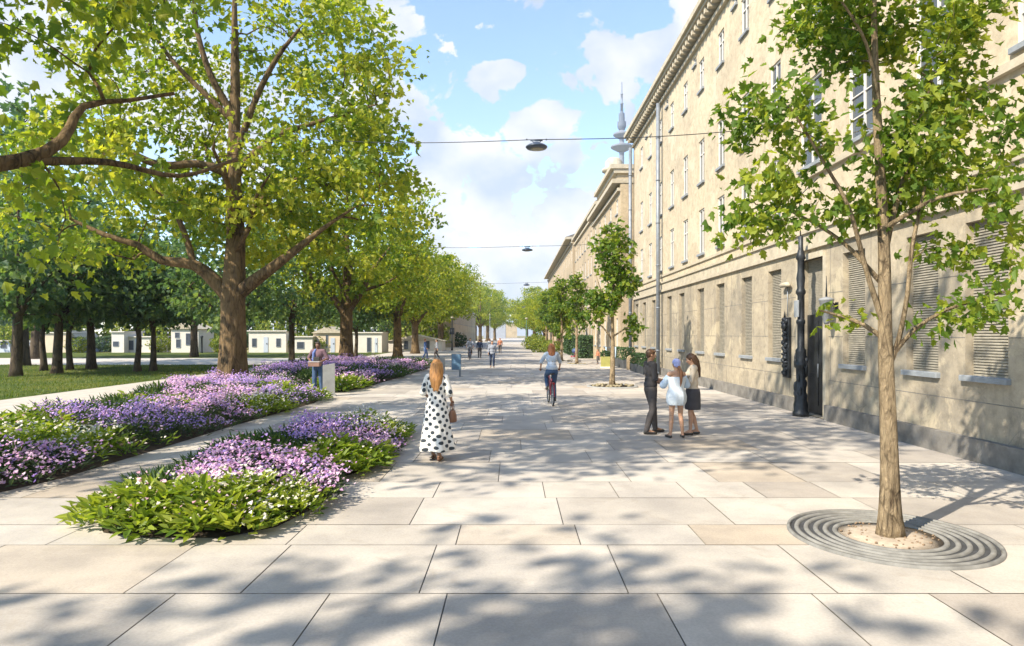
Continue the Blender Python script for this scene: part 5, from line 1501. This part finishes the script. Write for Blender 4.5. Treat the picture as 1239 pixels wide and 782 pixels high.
rider('cyclist with auburn hair in a pale blue shirt, riding away on the red bicycle', (1.10,19.9,0), R(4), 1.75, cloth('pale_shirt_cloth', (.46,.52,.60)), M_denim, red_hair)
bicycle('dark bicycle of the small distant rider on the left of the street', (-3.67,55.3,0), R(178), M_blu)
rider('distant cyclist in grey riding towards the camera on the left of the street', (-3.67,55.3,0), R(178), 1.72, M_greyt, M_trou, brown_hair, False, vox=.014)
# ------------------------------------------------------------------ street furniture
M_slabst = simple('grey_slab_stone', (.27,.27,.26), .8, .18, 3, bump=.2)
# stone slabs and the blue panel on the left edge of the street
def slab(lab, x, y, rz, w_, h, d):
    t = thing('stone_stele', lab, 'stone slab', (x,y,0), rz)
    b = MB(); v = [(-w_/2,-d/2,.0),(w_/2,-d/2,.0),(w_/2,d/2,.0),(-w_/2,d/2,.0),(-w_/2,-d/2,h-.07),(w_/2,-d/2,h),(w_/2,d/2,h),(-w_/2,d/2,h-.07)]
    b.add(v, [(0,3,2,1),(4,5,6,7),(0,1,5,4),(1,2,6,5),(2,3,7,6),(3,0,4,7)]); b.build('slab', [M_slabst], t)
    c = MB(); c.bbox(-w_/2-.04,w_/2+.04,-d/2-.05,d/2+.05,-.02,.05,.01); c.build('plinth', [M_slabst], t)
slab('upright grey stone slab beside the man in the pink shirt', -6.33, 22.6, R(12), .40, 1.12, .14)
slab('grey stone slab just right of the dotted woman\'s hair, with a slanting top', -3.55, 31.7, R(14), .46, 1.02, .16)
t = thing('info_panel', 'tilted blue information panel on a grey post right of the farther stone slab', 'sign', (-2.86,33,0), R(-20))
b = MB(); b.box(.14,.22,-.03,.03,-.02,1.0); b.box(.08,.28,-.1,.1,-.02,.015); b.build('post', [M_pipe], t)
b = MB(); b.box(-.24,.24,-.065,-.031,.36,1.12); po = b.build('panel', [simple('blue_grey_panel', (.10,.18,.27), .35, .12, 3, spec=.5)], t)
b = MB(); b.box(-.26,-.241,-.07,-.028,.34,1.14); b.box(.241,.26,-.07,-.028,.34,1.14); b.box(-.241,.241,-.07,-.028,1.121,1.14); b.box(-.241,.241,-.07,-.028,.34,.359); b.build('panel_rim', [M_pipe], po)

# round ridged grate of the near young tree
t = thing('tree_grate', 'round concrete tree surround of concentric ridges at the foot of the near young tree', 'tree grate', (3.89,6.86,0)); t.scale = (.9,.9,1)
M_ring = simple('grey_ridged_concrete', (.20,.195,.18), .8, .3, 5, bump=.3); M_groove = simple('dark_groove', (.05,.052,.055), .9, .3, 6)
b = MB(); b.lathe([(.53,.004),(.53,.012),(1.045,.012),(1.045,.004)], 96, smooth=False, mi=1, caps=False)
for k in range(5):
    r = .535+k*.104
    b.lathe([(r,.0125),(r+.006,.026),(r+.026,.031),(r+.05,.027),(r+.056,.0125)], 96, caps=False)
b.lathe([(1.05,.002),(1.052,.03),(1.085,.032),(1.092,.002)], 96, caps=False)
b.build('ridged_ring', [M_ring, M_groove], t)
b = MB(); b.lathe([(0,.022),(.3,.028),(.528,.014)], 48); b.build('soil', [simple('pale_pebbly_earth', (.40,.33,.255), .95, .2, 14, bump=.5)], t)
rng = random.Random(5); b = MB()
for k in range(70):
    a = rng.uniform(0,6.28); r = .12+.38*rng.random()**.6; s = rng.uniform(.006,.016)
    b.ball((r*math.cos(a), r*math.sin(a), .028), (s*1.3,s,s*.8), 6)
pb = b.build('pebbles', [simple('brown_pebble', (.20,.14,.09), .9, .4, 20)], t); pb['kind'] = 'stuff'
def stone_bed(lab, x, y, r, n):
    t = thing('tree_pit', lab, 'tree pit', (x,y,0))
    b = MB(); b.lathe([(r*.99,.0035),(r*.97,.04),(r*.86,.045),(r*.84,.02)], 48, caps=False); b.build('kerb_ring', [M_slabst], t)
    b = MB(); b.lathe([(0,.05),(r*.85,.02)], 32); b.build('soil', [M_soil], t)
    q = random.Random(n); b = MB()
    for k in range(n):
        a = q.uniform(0,6.28); d = r*.8*q.random()**.5; s = q.uniform(.03,.07); b.ball((d*math.cos(a), d*math.sin(a), .05), (s*1.3,s,s*.8), 7)
    p = b.build('pebbles', [simple('tan_pebble', (.26,.22,.14), .9, .4, 9)], t); p['kind'] = 'stuff'
stone_bed('round tree pit of stones at the foot of the second young tree', 3.97, 26.7, 1.05, 60)
stone_bed('small round tree pit under the third young tree', 4.43, 46.7, .8, 30)
stone_bed('small round tree pit under the fourth young tree', 3.75, 52.0, .8, 31)
b = MB(); b.lathe([(0,.012),(.66,.012),(.70,.003)], 36); o = b.build('manhole_cover', [simple('dark_cover_iron', (.10,.095,.09), .7, .2, 6)], None, (1.3,70,0)); tag(o, 'dark round cover flush in the paving in the middle of the far street', 'manhole cover')

# lamps on span wires
M_lamp = simple('blue_grey_lamp_metal', (.055,.075,.11), .35, .2, 5, spec=.5, metal=.3); M_lens = simple('lamp_lens', (.30,.28,.20), .25, .15, 8, spec=.5)
def span_lamp(lab, lab2, x, y, z, left, right, dia):
    L = Vector(left); Rr = Vector(right); mid = Vector((x, y, z)); 
    pts = []
    for k in range(13):
        u = k/12; p = L.lerp(mid, u); p.z -= .18*math.sin(PI*u)*((mid-L).length/9); pts.append(p)
    for k in range(1, 13):
        u = k/12; p = mid.lerp(Rr, u); p.z -= .12*math.sin(PI*u)*((Rr-mid).length/9); pts.append(p)
    c = thing('span_wire', lab2, 'wire', mid, 0, 'wires across the street')
    b = MB(); b.tube([p-mid for p in pts], .012, 6); b.build('wire', [M_iron], c)
    b = MB(); b.tube([(Rr-mid)+V3(-.02,0,0),(Rr-mid)+V3(.06,0,0)], .05, 10); b.build('anchor', [M_pipe], c)
    b = MB()
    for s in (-1,1): b.tube([(s*.45*dia-.02,0,.0),(s*.45*dia+.02,0,0)], .025, 8)
    b.build('wire_clamp', [M_iron], c)
    t = thing('hanging_lamp', lab, 'street lamp', (x,y,z), 0, 'lamps hung over the street'); r = dia/2
    b = MB(); b.tube([(-.28*dia,0,-.03),(.28*dia,0,-.03)], .022, 8)
    for s in (-1,1): b.tube([(s*.2*dia,0,-.04),(s*.13*dia,0,-.16*dia)], .014, 6)
    b.build('hanger', [M_lamp], t)
    b = MB(); b.lathe([(0,-.13*dia),(.16*dia,-.14*dia),(.22*dia,-.20*dia),(.40*dia,-.26*dia),(.5*dia,-.33*dia),(.5*dia,-.36*dia),(.44*dia,-.42*dia),(.30*dia,-.44*dia)], 32); b.build('lamp_shade', [M_lamp], t)
    b = MB(); b.lathe([(.30*dia,-.44*dia),(.24*dia,-.47*dia),(.1*dia,-.49*dia),(0,-.495*dia)], 24); b.build('lamp_lens', [M_lens], t)
span_lamp('nearest and largest dark disc lamp hung over the street', 'nearest wire across the street, from the great plane tree to the stone building', .68, 20, 8.0, (-10.95,25.6,10.0), (WX,20,8.35), .66)
span_lamp('second disc lamp over the street, in front of the clouds above the roof end', 'second wire across the street, ending by the end of the stone building', .86, 43, 7.85, (-11.1,44,8.3), (WX,43,8.2), .72)
span_lamp('third small disc lamp high over the far street', 'third wire across the street above the far trees', 1.4, 74, 7.9, (-10.9,73,8.2), (7.55,74,8.3), .72)
span_lamp('farthest tiny disc lamp over the street', 'farthest wire across the street before the dark eaved terrace', 1.78, 118, 7.25, (-9.9,118,6.6), (7.3,118,7.7), .8)

# cast iron lamp standard beside the door
t = thing('iron_lamp_standard', 'dark ornate cast iron standpipe with collars standing by the door recess of the stone building', 'post', (7.38,17.02,0))
b = MB()
b.lathe([(.20,0),(.20,.10),(.17,.14),(.18,.30),(.15,.40),(.16,.55),(.13,.62),(.14,.85),(.11,.92),(.12,1.25),(.15,1.30),(.15,1.36),(.10,1.42),(.13,1.62),(.13,1.70),(.085,1.76),(.085,2.35),(.11,2.40),(.11,2.46),(.08,2.5),(.08,3.1),(.12,3.16),(.12,3.22),(.085,3.3),(.11,3.55),(.08,3.75),(.08,4.0),(.12,4.06),(.10,4.16),(.06,4.3),(.06,4.62),(.0,4.66)], 24)
b.build('shaft', [M_iron], t)
b = MB(); q = random.Random(2)
for k in range(16):
    a = q.uniform(0,6.28); z = .25+q.random()*1.25; b.ball((.13*math.cos(a), .13*math.sin(a), z), (.05,.05,.09+.08*q.random()), 8)
b.build('cast_ornament', [M_iron], t)
b = MB(); b.bbox(-.13,-.085,-.12,.12,2.55,2.98,.01); b.box(-.085,-.05,-.05,.05,2.6,2.9); b.build('grey_box', [simple('pale_grey_box', (.27,.29,.31), .5, .08, 4)], t)
b = MB(); b.tube([(0,0,4.6),(-.1,-.15,5.1),(-.16,-.3,5.6),(.2,-.5,6.0)], .014, 6); b.build('cable', [M_iron], t)
# black relief on the wall
t = thing('wall_relief', 'black carved metal relief panel fixed to the stone wall left of the door', 'sculpture', (7.7,18.55,.9))
b = MB(); b.bbox(-.09,0,-.20,.20,0,1.68,.01); b.build('back_plate', [M_iron], t)
b = MB(); q = random.Random(8)
for k in range(34):
    z = .1+k*.046; y = .07*math.sin(k*1.7); b.ball((-.10, y+q.uniform(-.06,.06), z), (.05+.05*q.random(), .05+.06*q.random(), .04+.05*q.random()), 8, rot=Matrix.Rotation(q.uniform(0,3),3,'X'))
b.ball((-.12,0,1.42),(.08,.11,.12),12); b.tube([(-.05,.15,1.68),(-.05,.15,1.86)],[.03,.004],8); b.build('carved_figure', [M_iron], t)
# wall lantern right of the door
t = thing('wall_lantern', 'white tapering lantern on a bracket on the stone wall right of the door', 'lamp', (7.7,15.75,2.55))
b = MB(); b.lathe([(.05,-.55),(.07,-.5),(.16,0),(.18,.02),(.17,.05),(.10,.08),(.03,.10)], 20, (-.26,0,.35)); b.build('lamp_shade', [simple('white_lantern_glass', (.22,.23,.24), .5, .15, 5)], t)
b = MB(); b.tube([(0,0,.2),(-.12,0,.32),(-.26,0,.44)], .018, 8); b.tube([(-.26,0,.44),(-.26,0,.95)], [.025,.006], 8); b.box(-.03,0,-.06,.06,.1,.32); b.build('bracket', [M_iron], t)
# pale T bracket left of the door
t = thing('wall_bracket', 'pale rounded bracket with a thin rod on the wall between the relief and the door', 'bracket', (7.7,18.5,3.35))
b = MB(); b.tube([(-.10,-.28,.1),(-.13,-.2,.14),(-.13,.2,.14),(-.10,.28,.1)], [.03,.07,.07,.03], 12); b.box(-.1,0,-.05,.05,.08,.16); b.build('arm', [M_trim], t)
b = MB(); b.tube([(-.05,0,.1),(-.05,0,-.75)], .012, 8); b.build('rod', [M_pipe], t)
b = MB(); b.bbox(-.035,0,-.05,.05,0,.16,.006); o = b.build('doorbell_plate', [M_iron], None, (7.7,17.98,2.55)); tag(o, 'small dark plate on the wall beside the door frame', 'wall plate')

# things along the wall farther off
G_t = None
def trough(lab, x0, x1, y0, y1, h, n, leaf=.1):
    t = thing('planter_trough', lab, 'planter', ((x0+x1)/2,(y0+y1)/2,0)); a=(x1-x0)/2; c=(y1-y0)/2
    b = MB(); b.bbox(-a,a,-c,c,0,h*.45,.02); b.build('trough', [simple('dark_planter', (.07,.075,.08), .7, .2, 3)], t)
    g = link('foliage', bush_mesh(int(n+7), n, a*.95, c*.98, h*.30, leaf, [ML_hedge], True), t); g.location = (0,0,h*.40)
trough('dark planter trough with low greenery along the wall, nearer than the stone arch', 6.75, 7.45, 34.5, 38.4, 1.0, 1500)
trough('dark planter trough with taller clipped greenery behind the stone arch', 6.7, 7.45, 40.6, 44.6, 1.25, 1500)
t = thing('stone_arch', 'small round topped tan stone arch with a dark opening between the planter troughs', 'stone arch', (7.0,39.6,0), R(0))
b = MB(); n = 14; outer = []; inner = []
for k in range(n+1):
    a = PI*k/n; outer.append((.24*math.cos(a), .62+.24*math.sin(a))); inner.append((.10*math.cos(a), .42+.10*math.sin(a)))
outer = [(.24,0)]+outer+[(-.24,0)]; inner = [(.10,0)]+inner+[(-.10,0)]
V = []; F = []; m = len(outer)
for y in (-.12,.12):
    V += [(x,y,z) for x,z in outer]+[(x,y,z) for x,z in inner]
for k in range(m-1):
    F += [(k,k+1,m+k+1,m+k), (2*m+k,3*m+k,3*m+k+1,2*m+k+1), (k,2*m+k,2*m+k+1,k+1), (m+k,m+k+1,3*m+k+1,3*m+k)]
b.add(V, F); b.build('arch', [simple('tan_stone', (.36,.27,.17), .85, .2, 5)], t)
b = MB(); b.box(-.10,.10,.06,.10,0,.44); b.build('inner_panel', [M_iron], t)
t = thing('yellow_planter', 'low yellow green planter box on the paving near the right wall', 'planter', (5.75,41.5,0), R(-8))
b = MB(); b.bbox(-.30,.30,-.25,.25,.10,.72,.02); b.build('box', [simple('yellow_green_paint', (.32,.30,.09), .6, .12, 4)], t)
b = MB(); b.box(-.33,.33,-.28,.28,0,.10); b.build('base', [M_white], t)
g = link('foliage', bush_mesh(77, 260, .28, .23, .22, .12, [ML_hedge]), t); g.location = (0,0,.62)
t = thing('cycle_stand', 'pale blue U shaped tube stand just right of the yellow planter', 'bike stand', (6.15,42,0), R(0))
b = MB(); pts = [(-.30,0,1.32),(-.30,0,.80)]+[(-.30*math.cos(PI*k/10),0,.80-.32*math.sin(PI*k/10)) for k in range(1,10)]+[(.30,0,.80),(.30,0,1.32)]; b.tube(pts, .05, 10); b.build('u_tube', [simple('pale_blue_enamel', (.33,.43,.52), .4, .1, 4)], t)
b = MB(); b.tube([(0,0,0),(0,0,.46)], .045, 10); b.lathe([(.14,0),(.14,.02),(.05,.03)], 16); b.build('foot', [M_pipe], t)
t = thing('pushchair', 'dark blue pushchair with a red seat parked under the fourth young tree', 'pushchair', (4.55,50,0), R(60))
b = MB()
for s in (-1,1): b.tube([(s*.25,-.32,.98),(s*.25,-.10,.55),(s*.25,.36,.10)], .014, 8); b.tube([(s*.25,.15,.62),(s*.25,-.34,.10)], .014, 8)
b.tube([(-.25,-.32,.98),(.25,-.32,.98)], .018, 8); b.build('chassis', [M_pipe], t)
b = MB(); b.bbox(-.2,.2,-.12,.22,.40,.50,.03); b.bbox(-.2,.2,-.20,-.10,.45,.92,.03); b.build('seat', [simple('red_seat_cloth', (.35,.05,.05), .8, .1)], t)
b = MB(); b.ball((0,-.08,.86),(.24,.26,.22),16); b.build('hood', [M_blu], t)
for s in (-1,1):
    for y in (.36,-.34):
        w_ = MB(); w_.torus(.085,.018,(s*.27,y,.103),'x',20,6); w_.tube([(s*.25,y,.103),(s*.29,y,.103)],.03,8); w_.build('wheel', [M_tyre], t)

# lamp posts far off
def post_lamp(lab, x, y, h, m, banner=False):
    t = thing('lamp_post', lab, 'lamp post', (x,y,0), 0, 'far lamp posts')
    b = MB(); b.lathe([(.14,0),(.14,.3),(.08,.4),(.06,h-.3),(.05,h-.25)], 14); b.build('post', [m], t)
    b = MB(); b.lathe([(.05,h-.25),(.22,h-.1),(.24,h),(.08,h+.08),(0,h+.1)], 16); b.build('lantern', [M_lens], t)
    if banner:
        b = MB(); b.box(-.32,.32,-.03,.03,h*.48,h*.68); b.build('banner', [M_iron], t)
post_lamp('dark lamp post with a small dark board before the low pale facade', -8.25, 88, 4.4, M_iron, True)
post_lamp('slim green lamp post in the middle of the far street', 1.75, 93, 4.4, simple('green_post_paint', (.08,.16,.10), .5, .1, 4))
post_lamp('pale lamp post beyond the far walkers on the left', -6.4, 175, 7.5, M_pipe)
stone_bed('round bed at the foot of the slim green lamp post', 1.75, 93, 1.6, 40)
t = thing('bollard_lamp', 'short dark post on the verge before the pavilions left of the great trunk', 'bollard', (-35.8,75.8,0))
b = MB(); b.lathe([(.14,0),(.13,.1),(.10,.2),(.10,1.75),(.15,1.8),(.15,1.95),(0,2.0)], 14); b.build('post', [M_iron], t)

# white pavilions beyond the park road
M_pav = simple('white_render', (.62,.58,.52), .8, .06, 1.5); M_pavc = simple('cream_render', (.60,.49,.36), .8, .06, 1.5); M_pavb = simple('pale_blue_board', (.42,.47,.55), .7, .06, 1.5)
M_dk = simple('dark_opening', (.05,.06,.08), .4, .2, 2)
def pavilion(lab, px0, px1, ptop, Y, m, wins=(), door=None, roof='flat', depth=4):
    x0 = (px0-622)*Y/800; x1 = (px1-622)*Y/800; h = H_CAM+(405-ptop)*Y/800; w_ = x1-x0
    t = thing('pavilion', lab, 'pavilion', ((x0+x1)/2, Y, 0), 0, 'white pavilions beyond the park road')
    a = w_/2; b = MB(); b.box(-a,a,0,depth,-.06,h-.12 if roof == 'flat' else h-.7); b.build('wall', [m], t)
    b = MB()
    if roof == 'flat': b.box(-a-.15,a+.15,-.2,depth+.15,h-.118,h)
    else:
        z = h-.698; b.add([(-a-.2,-.25,z),(a+.2,-.25,z),(a+.2,depth+.2,z),(-a-.2,depth+.2,z),(0,-.25,h+.1),(0,depth+.2,h+.1)], [(0,1,4),(1,2,5,4),(2,3,5),(3,0,4,5),(0,3,2,1)])
    b.build('roof', [M_pav if roof == 'flat' else M_trim], t)
    for u0, u1, z0_, z1_ in wins:
        f = MB(); p, q = -a+u0*w_, -a+u1*w_
        f.box(p-.06,p,-.04,.02,z0_-.06,z1_+.06); f.box(q,q+.06,-.04,.02,z0_-.06,z1_+.06); f.box(p,q,-.04,.02,z1_,z1_+.06); f.box(p,q,-.06,.02,z0_-.06,z0_); fo = f.build('window', [M_pipe], t)
        g = MB(); g.box(p,q,-.015,-.003,z0_,z1_); g.build('pane', [M_dk], fo)
    if door:
        u0, u1, zz = door; g = MB(); g.box(-a+u0*w_,-a+u1*w_,-.05,-.004,0,zz); do = g.build('door', [M_pavb], t)
        g = MB(); g.box(-a+u1*w_-.18,-a+u1*w_-.10,-.09,-.051,.95,1.1); g.build('handle', [M_iron], do)
    return t
pavilion('low grey blue shed at the left edge of the picture beyond the park road', -30, 12, 412, 80, M_pavb, ((.35,.5,.5,1.2),(.75,.9,.5,1.2)))
pavilion('pale blue shed with a blue window just right of the leftmost lawn trunk', 24, 40, 413, 80, M_pavb, ((.1,.5,.5,1.3),), (.62,.9,1.35))
pavilion('broad cream pavilion behind the second lawn trunk', 43, 81, 402, 78, M_pavc, (), None)
pavilion('pale blue gabled annex on the right of the cream pavilion', 81, 91, 401, 79, M_pavb, ((.2,.8,1.2,1.9),), (.3,.7,1.0), 'gable')
pavilion('grey blue hut right of the cream pavilion, in the shade', 92, 108, 408, 82, simple('shaded_blue_board', (.20,.24,.31), .8, .1, 2), ((.2,.6,.7,1.4),))  # darker copy of the pale blue board, shade put into its colour
pavilion('white pavilion with a small barred window left of the twin saplings', 135, 150, 401, 78, M_pav, ((.15,.55,.75,1.25),))
pavilion('white pavilion with a dark doorway behind the twin saplings', 152, 183, 407, 79, M_pav, ((.08,.3,.3,1.35),), (.4,.6,1.5))
pavilion('tall white pavilion with two stacked dark windows and a dark gate', 207, 240, 391, 78, M_pav, ((.16,.30,1.75,2.3),(.2,.34,.6,1.5),(.56,.74,.9,2.2)), None, 'gable')
pavilion('white pavilion just right of the great trunk', 301, 346, 400, 78, M_pav, ((.1,.2,.7,1.6),(.75,.85,.7,1.6)), (.4,.52,1.8))
pavilion('low white pavilion behind the upright park tree', 352, 378, 407, 77, M_pav, ((.3,.6,.5,1.2),))
pavilion('white gabled pavilion between the man and the second plane tree', 379, 414, 396, 78, M_pavc, ((.45,.5,.6,2.0),), (.6,.75,1.7), 'gable')
pavilion('white pavilion with a dark gate right of the second plane tree', 427, 462, 402, 78, M_pav, ((.5,.62,.1,1.7),), (.75,.85,1.7))
pavilion('wide white tent like pavilion behind the third plane tree', 470, 535, 406, 84, M_pav, ((.3,.36,.3,1.4),(.7,.76,.3,1.4)), None, 'gable')

# ------------------------------------------------------------------ thin summer haze
hm = bpy.data.materials.new('haze_air'); hm.use_nodes = True; hn = hm.node_tree.nodes; hn.remove(hn['Principled BSDF'])
pv = hn.new('ShaderNodeVolumePrincipled'); pv.inputs['Density'].default_value = .00028; pv.inputs['Color'].default_value = (.86,.91,1,1); pv.inputs['Anisotropy'].default_value = 0
hm.node_tree.links.new(pv.outputs[0], hn['Material Output'].inputs['Volume'])
b = MB(); b.box(-701, 701, -121, 1101, -1.1, 273); tag(b.build('haze', [hm]), 'thin pale haze in the air over the far street', 'haze', None, 'stuff')
